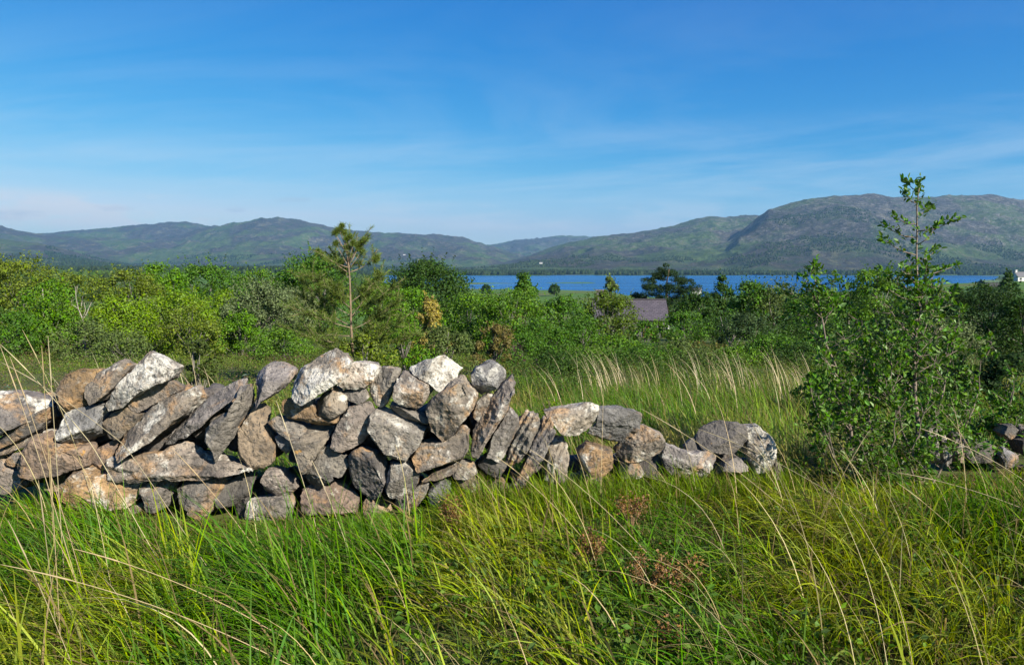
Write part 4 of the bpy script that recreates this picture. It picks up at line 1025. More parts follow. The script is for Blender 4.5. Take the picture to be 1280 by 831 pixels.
# ------------------------------------------------------------------ holly saplings where the wall has fallen
LEADER = [(236,-9,-8),(244,10,-8),(252,-12,-10),(266,20,-12),(276,-22,-8),(284,38,-12),(292,-28,-12),(302,20,-22),(314,-42,-18),(320,32,-12),(334,46,-8),(344,-38,-14),(355,30,-20),(366,-44,-16),(372,40,-18)]
def holly(lab, foot, Y, stems_, seed, nleaf=1.0, leader=False, grp='holly saplings in the wall gap'):
    """stems_: list of (photo polyline, root radius, leafy range, side length)"""
    rg = np.random.default_rng(seed)
    X = (foot[0] - CX) / FPX * Y; zg = float(ground_z(X, Y)); o = np.array((X, Y, zg))
    root = thing('holly_sapling', lab, 'holly', tuple(o), grp)
    tk = MB(); bb = tk; lp, ld, lu = [], [], []
    def spray(p, d, n, sprd):
        for _ in range(n):
            q = rg.uniform(0, 1)
            lp.append(p + d * q * sprd + rg.normal(0, 0.012, 3)); ld.append(d * .55 + rg.normal(0, .6, 3)); lu.append(rg.normal(0, .5, 3) + (0, 0, .8))
    def branch(p, d, ln, r, depth):
        d = d / np.linalg.norm(d)
        bend = rg.normal(0, .18, 3) + (0, 0, .22)
        pts = [p]; dd = d
        for q in range(4):
            dd = dd + bend * .35; dd /= np.linalg.norm(dd)
            pts.append(pts[-1] + dd * ln / 4)
        bb.tube(pts, [r * (1 - .17 * q) for q in range(5)], 4)
        for q in range(1, 5):
            if depth > 0:
                for _ in range(2):
                    d2 = dd * .6 + rg.normal(0, .75, 3)
                    branch(pts[q] if q < 4 else pts[3] * .5 + pts[4] * .5, d2, ln * rg.uniform(.28, .5), r * .55, depth - 1)
            spray(pts[q] - dd * ln / 5, dd, int((1.25 + (2.3 if q == 4 else 0)) * nleaf + rg.uniform(0, 1)), ln / 4)
    for poly, r0, (t0, t1), side, dpt, ntw in stems_:
        dy0 = poly[0][2] if len(poly[0]) > 2 else 0
        P = [at(a[0], a[1], Y + (a[2] if len(a) > 2 else 0)) - o for a in poly]
        P[0][2] = -.05
        # resample
        seg = np.array(P); s = np.concatenate([[0], np.cumsum(np.linalg.norm(np.diff(seg, axis=0), axis=1))]); s /= s[-1]
        tt = np.linspace(0, 1, 14)
        pts = np.stack([np.interp(tt, s, seg[:, k]) for k in range(3)], 1); pts[1:-1] += rg.normal(0, .008, (12, 3))
        tk.tube(list(pts), [r0 * (1 - .82 * q) for q in tt], 7)
        for ys, dx, dyy in (LEADER if leader and poly is stems_[0][0] else ()):
            q = np.clip((606 - ys) / 380.0, 0, 1); p = np.array([np.interp(q, tt, pts[:, k]) for k in range(3)])
            sc_ = Y / FPX; dv = np.array((dx * sc_, rg.uniform(-.12, .12), -dyy * sc_)); n_ = np.linalg.norm(dv)
            e_ = p + dv; m_ = p + dv * .5 + (0, 0, -.02)
            tk.tube([p, m_, e_], [.0045, .0035, .002], 4)
            spray(p - (0, 0, .03), np.array((dx * .02, rg.normal(0, .4), .6)), 7, .05)
            for w2_ in np.linspace(.45, 1, 4): spray(p + dv * w2_, dv / n_ + (0, 0, .3), 12 if w2_ > .9 else 6, .045)
        for q in np.sort(t0 + (t1 - t0) * rg.uniform(0, 1, ntw) ** 1.25):
            p = np.array([np.interp(q, tt, pts[:, k]) for k in range(3)])
            a = rg.uniform(0, 2 * math.pi)
            u = (q - t0) / max(t1 - t0, 1e-6)
            ln = side[0] * (1 - u) + side[1] * u
            branch(p, np.array((math.cos(a), math.sin(a), rg.uniform(.35, 1.0))), ln * rg.uniform(.6, 1.25), r0 * .30 * (1 - .6 * q) + .0015, dpt if ln > .2 else max(0, dpt - 1))
        spray(pts[-1] - (0, 0, .04), np.array((0, 0, 1.0)), 16, .06)
    tk.build('trunk', BARK, root, (0.21, 0.165, 0.13), True)
    p, d, up = np.array(lp), np.array(ld), np.array(lu)
    d /= np.linalg.norm(d, axis=1, keepdims=True)
    b = np.cross(d, up); b /= np.linalg.norm(b, axis=1, keepdims=True) + 1e-9
    n = np.cross(b, d)
    N = len(p)
    l_ = rg.uniform(.027, .052, N)[:, None]; w_ = l_ * rg.uniform(.20, .30, N)[:, None]
    v = np.stack([p, p + d * l_ * .35 + b * w_ + n * l_ * .12, p + d * l_ * .72 + b * w_ * .8 + n * l_ * .08, p + d * l_, p + d * l_ * .72 - b * w_ * .8 + n * l_ * .08, p + d * l_ * .35 - b * w_ + n * l_ * .12, p + d * l_ * .5], 1)
    i = np.arange(N)[:, None] * 7
    f = np.concatenate([i + np.array(q) for q in ((0, 1, 6, 5), (1, 2, 3, 6), (6, 3, 4, 5))], 0)
    link('foliage', mesh_np('foliage', v.reshape(-1, 3), f, GLOSSY), root, (0.085, 0.18, 0.02))
    return root
holly('tallest holly sapling, its bare leader rising above the hills', (1152, 600), 5.45,
      [([(1152,606),(1148,560),(1146,500),(1144,455),(1146,400),(1146,350),(1147,300),(1146,262),(1150,226)], .020, (.34, .72), (.46, .17), 1, 27),
       ([(1150,606),(1165,540,.1),(1185,470,.2),(1195,420,.3),(1200,385,.3)], .011, (.2, 1), (.35, .22), 1, 15),
       ([(1148,606),(1130,540,-.2),(1112,470,-.3),(1108,420,-.3)], .011, (.2, 1), (.35, .22), 1, 14),
       ([(1156,606),(1200,550,.0),(1222,490,.1),(1226,440,.1)], .010, (.2, 1), (.35, .22), 1, 14),
       ([(1152,606),(1160,560,.4),(1172,500,.5),(1168,440,.5)], .010, (.3, 1), (.3, .14), 1, 12),
       ([(1150,606),(1140,570,-.4),(1150,530,-.45),(1165,480,-.45)], .009, (.2, 1), (.25, .12), 1, 10)], 31, leader=True)
holly('shorter holly sapling on the left with a pale crooked stem', (1078, 602), 5.3,
      [([(1078,605),(1070,570),(1058,530),(1052,480),(1030,420),(1022,370),(1018,338)], .015, (.3, 1), (.36, .2), 1, 26),
       ([(1078,605),(1090,555,.2),(1085,500,.2),(1090,440,.2),(1080,400,.2)], .011, (.2, 1), (.35, .22), 1, 18),
       ([(1076,605),(1040,570,-.1),(1020,520,-.1),(1012,470,-.1)], .009, (.3, 1), (.28, .13), 1, 14),
       ([(1080,605),(1110,580,-.2),(1120,540,-.2),(1118,500,-.2)], .009, (.25, 1), (.28, .13), 1, 12),
       ([(1076,605),(1060,580,.3),(1068,540,.4),(1060,450,.4)], .009, (.3, 1), (.3, .14), 1, 14),
       ([(1076,605),(1050,590,-.3),(1040,560,-.35),(1035,530,-.3)], .008, (.2, 1), (.22, .12), 1, 10)], 37)
holly('low spreading holly at the right edge with a long bare twig', (1235, 585), 6.15,
      [([(1235,608),(1215,580),(1205,545),(1210,505)], .010, (.25, 1), (.28, .14), 1, 14),
       ([(1235,608),(1255,560,.1),(1262,510,.1),(1268,468,.1)], .010, (.25, 1), (.28, .14), 1, 14),
       ([(1237,608),(1285,560,.2),(1300,510,.2)], .010, (.25, 1), (.28, .14), 1, 10),
       ([(1233,608),(1190,590,-.1),(1170,565,-.1),(1160,545,-.1)], .008, (.2, 1), (.22, .12), 1, 12),
       ([(1237,608),(1245,575,-.2),(1265,540,-.2),(1280,505,-.2)], .007, (.8, 1), (.1, .08), 0, 4)], 41, 1.7)
# ------------------------------------------------------------------ ground cover behind the wall
rg = np.random.default_rng(99)
def cover(n, xr, yr, hr, wr, col, name, per=34, leaf=0.05, test=None, asp=.5, mat=None):
    xy = np.stack([rg.uniform(*xr, n), yr[0] + (yr[1] - yr[0]) * rg.uniform(0, 1, n) ** 1.3], 1)
    ok = in_view(xy, 1.0) & (foot_line(xy[:, 0], xy[:, 1]) < -0.8)
    xy = xy[ok]
    if test is not None: xy = xy[test(CX + FPX * xy[:, 0] / xy[:, 1], xy[:, 1], xy)]
    n = len(xy)
    h = rg.uniform(*hr, n); w_ = rg.uniform(*wr, n)
    z = ground_z(xy[:, 0], xy[:, 1])
    cnt = rg.poisson(per, n); ci = np.repeat(np.arange(n), cnt); N = len(ci)
    d = rg.normal(0, 1, (N, 3)); d /= np.linalg.norm(d, axis=1, keepdims=True); d[:, 2] = np.abs(d[:, 2])
    rr = rg.uniform(.2, 1, N) ** .5
    p = np.stack([xy[ci, 0] + d[:, 0] * rr * w_[ci], xy[ci, 1] + d[:, 1] * rr * w_[ci], z[ci] + d[:, 2] * rr * h[ci]], 1)
    lf = np.maximum(leaf, 1.7 * xy[ci, 1] / 739.5) * rg.uniform(.7, 1.3, N)
    v, f = quads(p, d * .6 + (0, 0, .4) + rg.normal(0, .5, (N, 3)), lf, asp, rg)
    return tag(link(name, mesh_np(name, v, f, mat or LEAF), None, col), kind='stuff')
nz = lambda xy, s, k: fbm2(xy[:, 0] * s, xy[:, 1] * s, 3, k)
cover(8500, (-21, 17), (6.6, 31), (.12, .34), (.12, .3), (0.125, 0.18, 0.03), 'undergrowth', 40, .035, lambda px, y, xy: (nz(xy, .5, 3) > -.6) & ((px < 700) | (y > 9.6)))
cover(2300, (-20, 15), (7.5, 28), (.15, .38), (.12, .28), (0.15, 0.115, 0.05), 'bracken', 26, .04, lambda px, y, xy: (nz(xy, .6, 13) > .12) & ((px < 640) | (y > 12)), .3)
cover(2600, (-19, 12), (6.4, 27), (.15, .36), (.1, .22), (0.13, 0.16, 0.035), 'undergrowth', 26, .035, lambda px, y, xy: (nz(xy, .7, 23) > .18) & ((px < 640) | (y > 10)))
clr = lambda px, y: ~((px > 775) & (px < 840) & (y < 74) & (y > 24))
cover(1900, (-60, 62), (15, 80), (.3, 1.0), (.5, 1.2), (0.08, 0.14, 0.022), 'scrub', 60, .06, lambda px, y, xy: (nz(xy, .15, 33) > -.35) & clr(px, y))  # green kept dark to put mid-ground shade into the colour
cover(900, (-60, 62), (18, 80), (.4, 1.2), (.5, 1.3), (0.07, 0.125, 0.02), 'scrub', 60, .06, lambda px, y, xy: (nz(xy, .15, 43) > -.1) & clr(px, y))
cover(2600, (-240, 240), (75, 330), (1.2, 3.6), (1.5, 4.5), (0.055, 0.095, 0.022), 'far_thicket', 60, .12, lambda px, y, xy: (nz(xy, .03, 53) > -.12 + .55 * sstep(150, 330, y)) & (px < 1160) & ((px<570)|(px>790)|(y<95)) & ((px < 560) | (px > 1240) | ((px > 790) & (px < 1130) & (y > 0)) | (y < 110)))

cover(620, (-1, 9), (11.5, 21), (.3, .8), (.3, .8), (0.06, 0.11, 0.02), 'scrub', 90, .05, lambda px, y, xy: (px > 630) & (px < 1080) & (nz(xy, .5, 63) > -.1))

cover(1500, (-21, 8), (11, 30), (.2, .5), (.2, .5), (0.17, 0.105, 0.075), 'heath', 40, .035, lambda px, y, xy: (px < 640) & (nz(xy, .35, 73) > .05), .35)
cover(700, (-21, 8), (11, 28), (.35, .8), (.35, .9), (0.055, 0.085, 0.022), 'gorse_scrub', 80, .04, lambda px, y, xy: (px < 640) & (nz(xy, .3, 83) > .12), .35, NEEDLE)

# moss, litter and small broad-leaved weeds between the grass
def litter(n, col, name, leaf, hh, asp, seed, gap=-.05):
    xy = np.stack([rg.uniform(-6.6, 7.0, n), rg.uniform(1.2, 6.0, n)], 1)
    fl = foot_line(xy[:, 0], xy[:, 1])
    xy = xy[in_view(xy, 2.2) & ((fl > gap) | ((xy[:, 0] > 1.75) & (xy[:, 0] < 3))) & (nz(xy, 1.3, seed) > -.15)]
    cnt = rg.poisson(16, len(xy)); ci = np.repeat(np.arange(len(xy)), cnt); N = len(ci)
    q = xy[ci] + rg.normal(0, .05, (N, 2))
    p = np.stack([q[:, 0], q[:, 1], ground_z(q[:, 0], q[:, 1]) + rg.uniform(0, hh, N)], 1)
    v, f = quads(p, rg.normal(0, .6, (N, 3)) + (0, 0, .8), leaf * rg.uniform(.5, 1.5, N), asp, rg)
    return tag(link(name, mesh_np(name, v, f, LEAF), None, col), kind='stuff')
litter(9000, (0.075, 0.10, 0.02), 'moss', .022, .05, .6, 5)
litter(5800, (0.12, 0.08, 0.04), 'leaf_litter', .035, .06, .25, 15)
litter(3600, (0.085, 0.16, 0.02), 'weeds', .034, .20, .6, 25, .8)

# small plants that stand out
def plant(name, lab, cat, px, py, Y, h, w_, col, n, leaf, asp=.5, up=.5, group=None, mat=None, part='foliage', foot=None, shape='dome'):
    if foot is None and name in ('heather', 'bracken'):
        for Y in np.linspace(8, 34, 80):
            if at(px, py + 4, Y)[2] <= float(ground_z((px - CX) / FPX * Y, Y)) + .05: break
        s_ = Y / 12.5; h *= 1.7 * s_ ** .6; w_ *= s_; leaf *= s_ ** .7
    X = (px - CX) / FPX * Y; zg = float(ground_z(X, Y))
    z0 = zg if foot is None else foot
    root = thing(name, lab, cat, (X, Y, z0), group)
    d = rg.normal(0, 1, (n, 3)); d /= np.linalg.norm(d, axis=1, keepdims=True); d[:, 2] = np.abs(d[:, 2])
    rr = rg.uniform(.15, 1, n) ** .45
    p = d * rr[:, None] * (w_ / 2, w_ / 2, h)
    v, f = quads(p, d * .5 + (0, 0, up) + rg.normal(0, .5, (n, 3)), leaf * rg.uniform(.7, 1.3, n), asp, rg)
    link(part, mesh_np(part, v, f, mat or LEAF), root, col)
    mb = MB()
    for k in range(7):
        a = rg.uniform(0, 6.28); mb.tube([(0, 0, -.03), (math.cos(a) * w_ * .15, math.sin(a) * w_ * .15, h * .5), (math.cos(a) * w_ * .33, math.sin(a) * w_ * .33, h * .85)], [.006, .005, .002], 4)
    mb.build('stem', BARK, root, (0.16, 0.11, 0.07), True)
    return root
HG = 'purple heather in bloom behind the wall'
plant('heather', 'pink heather clump in bloom behind the wall on the left', 'heather', 105, 449, 12.0, .30, .55, (0.34, 0.10, 0.25), 900, .035, group=HG)
plant('heather', 'purple heather clump right of the high wall, below the deep green bush', 'heather', 647, 452, 12.5, .30, .32, (0.15, 0.04, 0.11), 600, .035, group=HG)
plant('heather', 'dull purple heather patch beside the bleached grass', 'heather', 686, 462, 11.8, .22, .7, (0.14, 0.06, 0.11), 700, .035, group=HG)
BGp = 'bright yellow-green plants behind the wall'
plant('leafy_plant', 'bright yellow-green plant just above the tall bent orange stone', 'plant', 60, 480, 7.6, .62, .42, (0.15, 0.22, 0.02), 380, .05, group=BGp)
plant('leafy_plant', 'bright yellow-green plant right of the tallest narrow slab', 'plant', 690, 486, 8.4, .38, .34, (0.17, 0.24, 0.02), 300, .045, group=BGp)
plant('gorse_bush', 'pale sage gorse bush at the left edge above the broad end slab', 'bush', 2, 470, 7.2, .62, .62, (0.10, 0.145, 0.10), 1500, .04, .25, mat=NEEDLE)
plant('leafy_plant', 'sage green plant poking up behind the curved grey slab', 'plant', 303, 470, 5.6, .93, .17, (0.13, 0.19, 0.13), 160, .075, .3, .9)
BRp = 'reddish bracken patches behind the wall'
plant('bracken', 'reddish bracken patch left of the pink heather', 'bracken', 68, 440, 12.6, .32, .6, (0.19, 0.12, 0.06), 700, .05, .3, group=BRp)
plant('bracken', 'dry pinkish bracken under the feathery olive tree', 'bracken', 212, 436, 12.6, .42, .8, (0.27, 0.17, 0.10), 900, .06, .3, group=BRp)
plant('bracken', 'rust coloured bracken above the bluish topped block', 'bracken', 640, 425, 15.0, .55, .8, (0.17, 0.11, 0.05), 800, .06, .3, group=BRp)
# seed heads in the foreground grass
def dock(px, py, Y, w_, lab):
    e = at(px, py, Y); zg = float(ground_z(e[0], Y)); h = e[2] - zg
    root = thing('dock_plant', lab, 'plant', (e[0], Y, zg), 'dry rusty seed heads in the long grass')
    mb = MB(); ps = []
    for k in range(11):
        a = rg.uniform(0, 6.28); q = rg.uniform(.3, 1) * w_
        tip = np.array((math.cos(a) * q, math.sin(a) * q * .7, h + rg.uniform(-.05, .045)))
        mb.tube([(0, 0, 0), tip * (.3, .3, .6), tip], [.003, .0024, .0014], 4)
        for j in range(48): ps.append(tip + rg.normal(0, .018, 3) * (1, 1, 1.3))
    mb.build('stem', BARK, root, (0.22, 0.13, 0.07), True)
    ps = np.array(ps); v, f = quads(ps, rg.normal(0, 1, ps.shape), rg.uniform(.010, .022, len(ps)), .6, rg)
    link('seed_heads', mesh_np('seed_heads', v, f, STRAW), root, (0.21, 0.115, 0.045))  # the rusty seed heads, as scattered leaf-shaped quads
dock(790, 632, 4.1, .13, 'rusty seed heads just below the stone with an orange lichen end')
dock(735, 682, 3.7, .07, 'small rusty seed head left of the largest rusty patch')
dock(810, 712, 3.4, .15, 'largest rusty patch of seed heads in the long grass')
dock(850, 718, 3.5, .12, 'rusty seed heads on the right side of the largest rusty patch')
dock(565, 640, 4.1, .08, 'brown seed heads below the small bluish grey foot stone')
dock(835, 798, 2.9, .06, 'lowest rusty seed head at the bottom of the photo')

# buttercup
e = at(162, 680, 4.1); zg = float(ground_z(e[0], 4.1))
bc = thing('buttercup', 'single tiny yellow flower in the grass below the big ochre boulder', 'flower', (e[0], 4.1, zg))
mb = MB(); mb.tube([(0, 0, 0), (0, 0, e[2] - zg)], [.002, .0015], 5); mb.build('stem', LEAF, bc, (0.05, 0.1, 0.02))
mb = MB()
for k in range(5):
    a = k * 1.2566; ca, sa = math.cos(a), math.sin(a); q = e[2] - zg
    mb.add([(0, 0, q), (ca * .008 - sa * .006, sa * .008 + ca * .006, q + .005), (ca * .016, sa * .016, q + .009), (ca * .008 + sa * .006, sa * .008 - ca * .006, q + .005)], [(0, 1, 2, 3)])
mb.build('petals', LEAF, bc, (0.75, 0.55, 0.02))

# ------------------------------------------------------------------ buildings
def plain(name, col, rough=.85, noise=18.0, lo=.75, hi=1.15, bump=.3):
    t = NT(name); tc = t.n('ShaderNodeTexCoord'); n = t.noise(tc.outputs['Object'], noise, 5, .65)
    c = t.mix(n, tuple(q * lo for q in col), tuple(q * hi for q in col))
    bp = t.n('ShaderNodeBump', {'Strength': bump, 'Distance': .03, 'Height': n})
    b = t.n('ShaderNodeBsdfPrincipled', {'Base Color': c, 'Roughness': rough, 'Normal': bp.outputs[0]})
    return t.out(b.outputs[0])
def slate_mat():
    t = NT('slate_roofing'); tc = t.n('ShaderNodeTexCoord')
    br = t.n('ShaderNodeTexBrick', {'Vector': tc.outputs['UV'], 'Color1': (0.055, 0.047, 0.06, 1), 'Color2': (0.085, 0.072, 0.09, 1), 'Mortar': (0.03, 0.027, 0.033, 1), 'Scale': 1.0, 'Mortar Size': .02, 'Brick Width': .35, 'Row Height': .22})
    n = t.noise(tc.outputs['Object'], 3.0, 6, .7)
    c = t.mix(t.ramp(n, [(.58, 0.0), (.68, .7)]), br.outputs['Color'], (0.14, 0.13, 0.125))
    b = t.n('ShaderNodeBsdfPrincipled', {'Base Color': c, 'Roughness': .7})
    return t.out(b.outputs[0])
SLATE, STONEW, WHITE = slate_mat(), plain('rubble_masonry', (0.13, 0.115, 0.125), .9, 3.5, .55, 1.3), plain('limewash', (0.58, 0.575, 0.55), .8, 6, .9, 1.03)
GLASSD, GREENR, DARKB, RUSTD, DSLATE = plain('dark_window', (0.03, 0.035, 0.045), .2), plain('green_sheeting', (0.08, 0.125, 0.06), .5, 2, .9, 1.1), plain('tarred_boards', (0.035, 0.038, 0.045), .7), plain('rusty_paint', (0.32, 0.10, 0.045), .7), plain('grey_slate', (0.12, 0.12, 0.13), .7, 2)
def house(name, lab, px, ybase, Y, W, D, eave, ridge, wallm, roofm, windows=(), doors=(), chim=(), group=None, verge=None, rot=0.0, cat='house', doorm=None, base_z=None):
    X = (px - CX) / FPX * Y
    zg = float(ground_z(X, Y)) if base_z is None else base_z
    root = thing(name, lab, cat, (X, Y, zg), group); root.rotation_euler = (0, 0, rot)
    mb = MB()
    w2, d2 = W / 2, D / 2
    mb.add([(-w2,-d2,-1.2),(w2,-d2,-1.2),(w2,d2,-1.2),(-w2,d2,-1.2),(-w2,-d2,eave),(w2,-d2,eave),(w2,d2,eave),(-w2,d2,eave),(-w2,0,ridge),(w2,0,ridge)],
           [(0,3,2,1),(0,1,5,4),(2,3,7,6),(1,2,6,9,5),(3,0,4,8,7),(4,5,9,8),(7,8,9,6)])
    mb.build('wall', wallm, root)
    rb = MB(); th = .10; ov = .18; sl = (ridge - eave) / d2
    for s in (-1, 1):
        y0 = s * (d2 + ov); z0 = eave - sl * ov + .03; z1 = ridge + .03
        a = [(-w2-ov,y0,z0),(w2+ov,y0,z0),(w2+ov,0,z1),(-w2-ov,0,z1)]
        b = [(x,y,z+th) for x,y,z in a]
        fl = [(0,1,2,3),(7,6,5,4),(0,4,5,1),(2,6,7,3),(1,5,6,2),(3,7,4,0)]
        rb.add(a + b, fl if s < 0 else [q[::-1] for q in fl])
    rb.box((0, 0, ridge + .16), (W + 2 * ov, .22, .10))
    ro = rb.build('roof', roofm, root)
    uv = ro.data.uv_layers.new(name='UVMap')
    for lp_ in ro.data.loops:
        q = ro.data.vertices[lp_.vertex_index].co; uv.data[lp_.index].uv = (q.x, math.hypot(q.y, q.z - ridge))
    for x in chim:
        c_ = MB(); c_.box((x, 0, ridge + .45), (.75, .6, 1.0)); c_.box((x, 0, ridge + .99), (.9, .75, .12)); c_.build('chimney', wallm, ro)
    for x, z, ww, hh in windows:
        f = MB(); f.box((x, -d2 - .02, z), (ww + .16, .08, hh + .16)); fo = f.build('window', WHITE, root)
        g = MB(); g.box((x, -d2 - .05, z), (ww, .06, hh)); g.build('pane', GLASSD, fo)
    for x, ww, hh in doors:
        f = MB(); f.box((x, -d2 - .03, hh / 2 - .1), (ww, .1, hh + .2)); f.build('door', doorm or DARKB, root)
    if verge:
        f = MB(); f.box((w2 + .12, -d2 - .1, eave / 2 - .1), (.12, .12, eave + .3)); f.build('corner_post', verge, root)
    return root
cz = at(803, 424, 70)[2]
house('stone_cottage', 'old stone cottage with a purplish slate roof among the trees', 786, 420, 70, 6.6, 4.6, 1.75, 3.35, STONEW, SLATE, windows=[(-1.2, .95, .6, .7)], doors=[(1.55, .8, 1.35)], chim=(-2.7,), verge=WHITE, doorm=RUSTD, base_z=float(at(803, 420, 70)[2]), rot=R(-4))
zf = lambda a, b, Y: float(at(a, b, Y)[2])
house('farmhouse', 'white farmhouse with dark roof at the right edge, above the trees', 1276, 350, 330, 7, 5, 2.0, 4.0, WHITE, DSLATE, windows=[(-2.3, 1.1, .8, .9), (2.2, 1.1, .8, .9)], doors=[(0, 1.0, 2.0)], chim=(-2.9, 2.9), base_z=zf(1274, 351.5, 330))
house('farm_shed', 'low shed with a pale green roof by the lake on the right', 1237, 356, 300, 7.5, 5, 1.2, 1.9, DARKB, GREENR, doors=[(2, 2.2, 1.3)], base_z=zf(1237, 356.5, 300), cat='shed')
FH = [(705, 355.5, 2640, 'white cottage on the far shore below the hill, left of the ridge'), (716, 357.5, 560, 'white cottage half hidden beside the lone round tree')]
def far_house(px, yb, Y, W, lab, roofm=DSLATE):
    house('cottage', lab, px, yb, Y, W, W * .6, W * .28, W * .52, WHITE, roofm, base_z=zf(px, yb, Y), group='white cottages across the lake', chim=(), windows=[(-W * .25, W * .16, W * .1, W * .1), (W * .25, W * .16, W * .1, W * .1)], doors=[(0, W * .1, W * .2)])
for px, yb, Y, W, lab in [(1204, 338, 2900, 13, 'white cottage on the far shore right of the holly leader'), (1265, 337, 2950, 10, 'white cottage on the far shore near the right edge'), (1212, 323, 3700, 12, 'white cottage up the slope right of the holly leader'), (1238, 327, 3500, 11, 'white cottage up the slope above the farm shed'),
        (1070, 341.5, 2700, 12, 'white cottage on the far shore left of the holly leader'), (676, 329.5, 3400, 14, 'white cottage on the slope above the middle of the far shore'), (524, 325, 4700, 16, 'white cottage at the foot of the hills above the broad oak'), (506, 319, 5400, 16, 'white cottage higher on the slope above the broad oak'),
        (796, 343, 2650, 12, 'white boathouse on the far shore above the slate roofed cottage'), (866, 344, 2640, 10, 'small white cottage on the far shore right of the layered pine')]:
    far_house(px, yb, Y, W, lab)
far_house(870, 366.5, 420, 5.5, 'white cottage on the near shore right of the layered pine')

# ------------------------------------------------------------------ far woods
def wood(name, px0, px1, Y0, Y1, n, hmin, hmax, col, test=None, zf_=hills_z):
    u = rg.uniform(px0, px1, n); Y = Y0 + (Y1 - Y0) * rg.uniform(0, 1, n)
    X = (u - CX) / FPX * Y
    m = fbm2(X / 260.0, Y / 260.0, 4, 17) + (0 if test is None else test(u, Y))
    z = zf_(X, Y)
    ok = (m > 0.02) & (z > -34.6)
    X, Y, z = X[ok], Y[ok], z[ok]; n = len(X)
    h = rg.uniform(hmin, hmax, n); r = h * rg.uniform(.28, .5, n)
    K = 7; ph = np.linspace(0, 2 * np.pi, K, endpoint=False)
    rings = []
    for zt, rt in ((0.05, .75), (.35, 1.0), (.7, .72)):
        jr = rt * rg.uniform(.7, 1.25, (n, K))
        rings.append(np.stack([X[:, None] + np.cos(ph) * r[:, None] * jr, Y[:, None] + np.sin(ph) * r[:, None] * jr, z[:, None] - .5 + h[:, None] * (zt + rg.uniform(-.06, .06, (n, K)))], -1))
    top = np.stack([X + rg.normal(0, .1, n) * r, Y, z + h], -1)[:, None]
    v = np.concatenate(rings + [top], 1)                # n, 3K+1, 3
    f = []
    for q in range(2):
        for k in range(K):
            a, b = q * K + k, q * K + (k + 1) % K
            f += [(a, b, b + K), (a, b + K, a + K)]
    for k in range(K): f.append((2 * K + k, 2 * K + (k + 1) % K, 3 * K))
    f = (np.arange(n)[:, None, None] * (3 * K + 1) + np.array(f)[None]).reshape(-1, 3)
    return tag(link(name, mesh_np(name, v.reshape(-1, 3), f, LEAF), None, col), kind='stuff')
wood('lakeside_wood', 470, 1300, 2560, 2960, 11000, 8, 17, (0.028, 0.05, 0.018), lambda u, Y: .55 - sstep(2700, 2960, Y) * .55)
wood('lakeside_wood', 560, 1300, 2900, 4300, 22000, 5, 10, (0.035, 0.058, 0.022), lambda u, Y: -.28 - .25 * sstep(3300, 4300, Y) + .25 * (1 - sstep(1000, 1150, u)))
wood('plain_wood', -120, 500, 1500, 4200, 14000, 8, 17, (0.030, 0.052, 0.02), lambda u, Y: .18 + .3 * sstep(2200, 2600, Y), lambda x, y: np.where(y < SPLIT, ground_z(x, y), hills_z(x, y)))
wood('plain_wood', -150, 470, 330, 1500, 5200, 5, 11, (0.05, 0.09, 0.02), lambda u, Y: .12, ground_z)
wood('plain_wood', 60, 560, 4100, 5800, 9000, 9, 16, (0.028, 0.05, 0.02), lambda u, Y: .1 - .5 * sstep(4900, 5800, Y))
SKY_G, SKY_A, SKY_STR, EXPO, HAZE = (2.7, 1.18, 0.60), (7.6, 4.25, 4.75), 0.096, 1.06, 5.4e-5
CLOUD, CLOUD2 = (4.0, 4.4, 4.8), (4.1, 4.25, 4.5)
CSEED = 2.3
# ------------------------------------------------------------------ light, air, sky
SUN_EL, SUN_AZ = R(32), R(134)     # azimuth from +Y (the view) towards +X
sx_, sy_ = math.sin(SUN_AZ), math.cos(SUN_AZ)
sl = bpy.data.lights.new('sun', 'SUN'); sl.energy = 5.0; sl.angle = R(0.53); sl.color = (1.0, 0.92, 0.77)
so = bpy.data.objects.new('sun', sl); COL.objects.link(so)
from mathutils import Vector
so.rotation_euler = Vector((-sx_ * math.cos(SUN_EL), -sy_ * math.cos(SUN_EL), -math.sin(SUN_EL))).to_track_quat('-Z', 'Y').to_euler()
so.location = (20, -20, 30)
w = bpy.data.worlds.new('World'); scn.world = w; w.use_nodes = True
t = NT.__new__(NT); t.t = w.node_tree; t.t.nodes.clear()
sky = t.n('ShaderNodeTexSky', sky_type='NISHITA', sun_disc=False, sun_elevation=SUN_EL, sun_rotation=SUN_AZ, altitude=0.0, air_density=1.0, dust_density=0.25, ozone_density=3.0)
sc3 = t.n('ShaderNodeSeparateColor', {0: sky.outputs[0]})
ch = [t.math('MULTIPLY', t.math('POWER', t.math('MULTIPLY', sc3.outputs[k], 0.12), SKY_G[k]), SKY_A[k]) for k in range(3)]
ch[0] = t.math('MINIMUM', ch[0], t.math('MULTIPLY', ch[1], 0.78))
hs = t.n('ShaderNodeCombineColor', {k: ch[k] for k in range(3)})
tc = t.n('ShaderNodeTexCoord')
xyz = t.n('ShaderNodeSeparateXYZ', {0: tc.outputs['Generated']})
el = xyz.outputs['Z']
zz = t.math('ADD', t.math('MAXIMUM', el, 0.0), 0.06)
cv = t.n('ShaderNodeCombineXYZ', {0: t.math('DIVIDE', xyz.outputs['X'], zz), 1: t.math('MULTIPLY', t.math('DIVIDE', xyz.outputs['Y'], zz), 1.9), 2: 3.3}).outputs[0]
rot = t.n('ShaderNodeMapping', {'Vector': cv, 'Rotation': (0, 0, R(-14))}).outputs[0]
c1 = t.noise(rot, 0.33, 9, 0.62, None, 0.9)
c2 = t.noise(rot, 0.12, 3, 0.5)
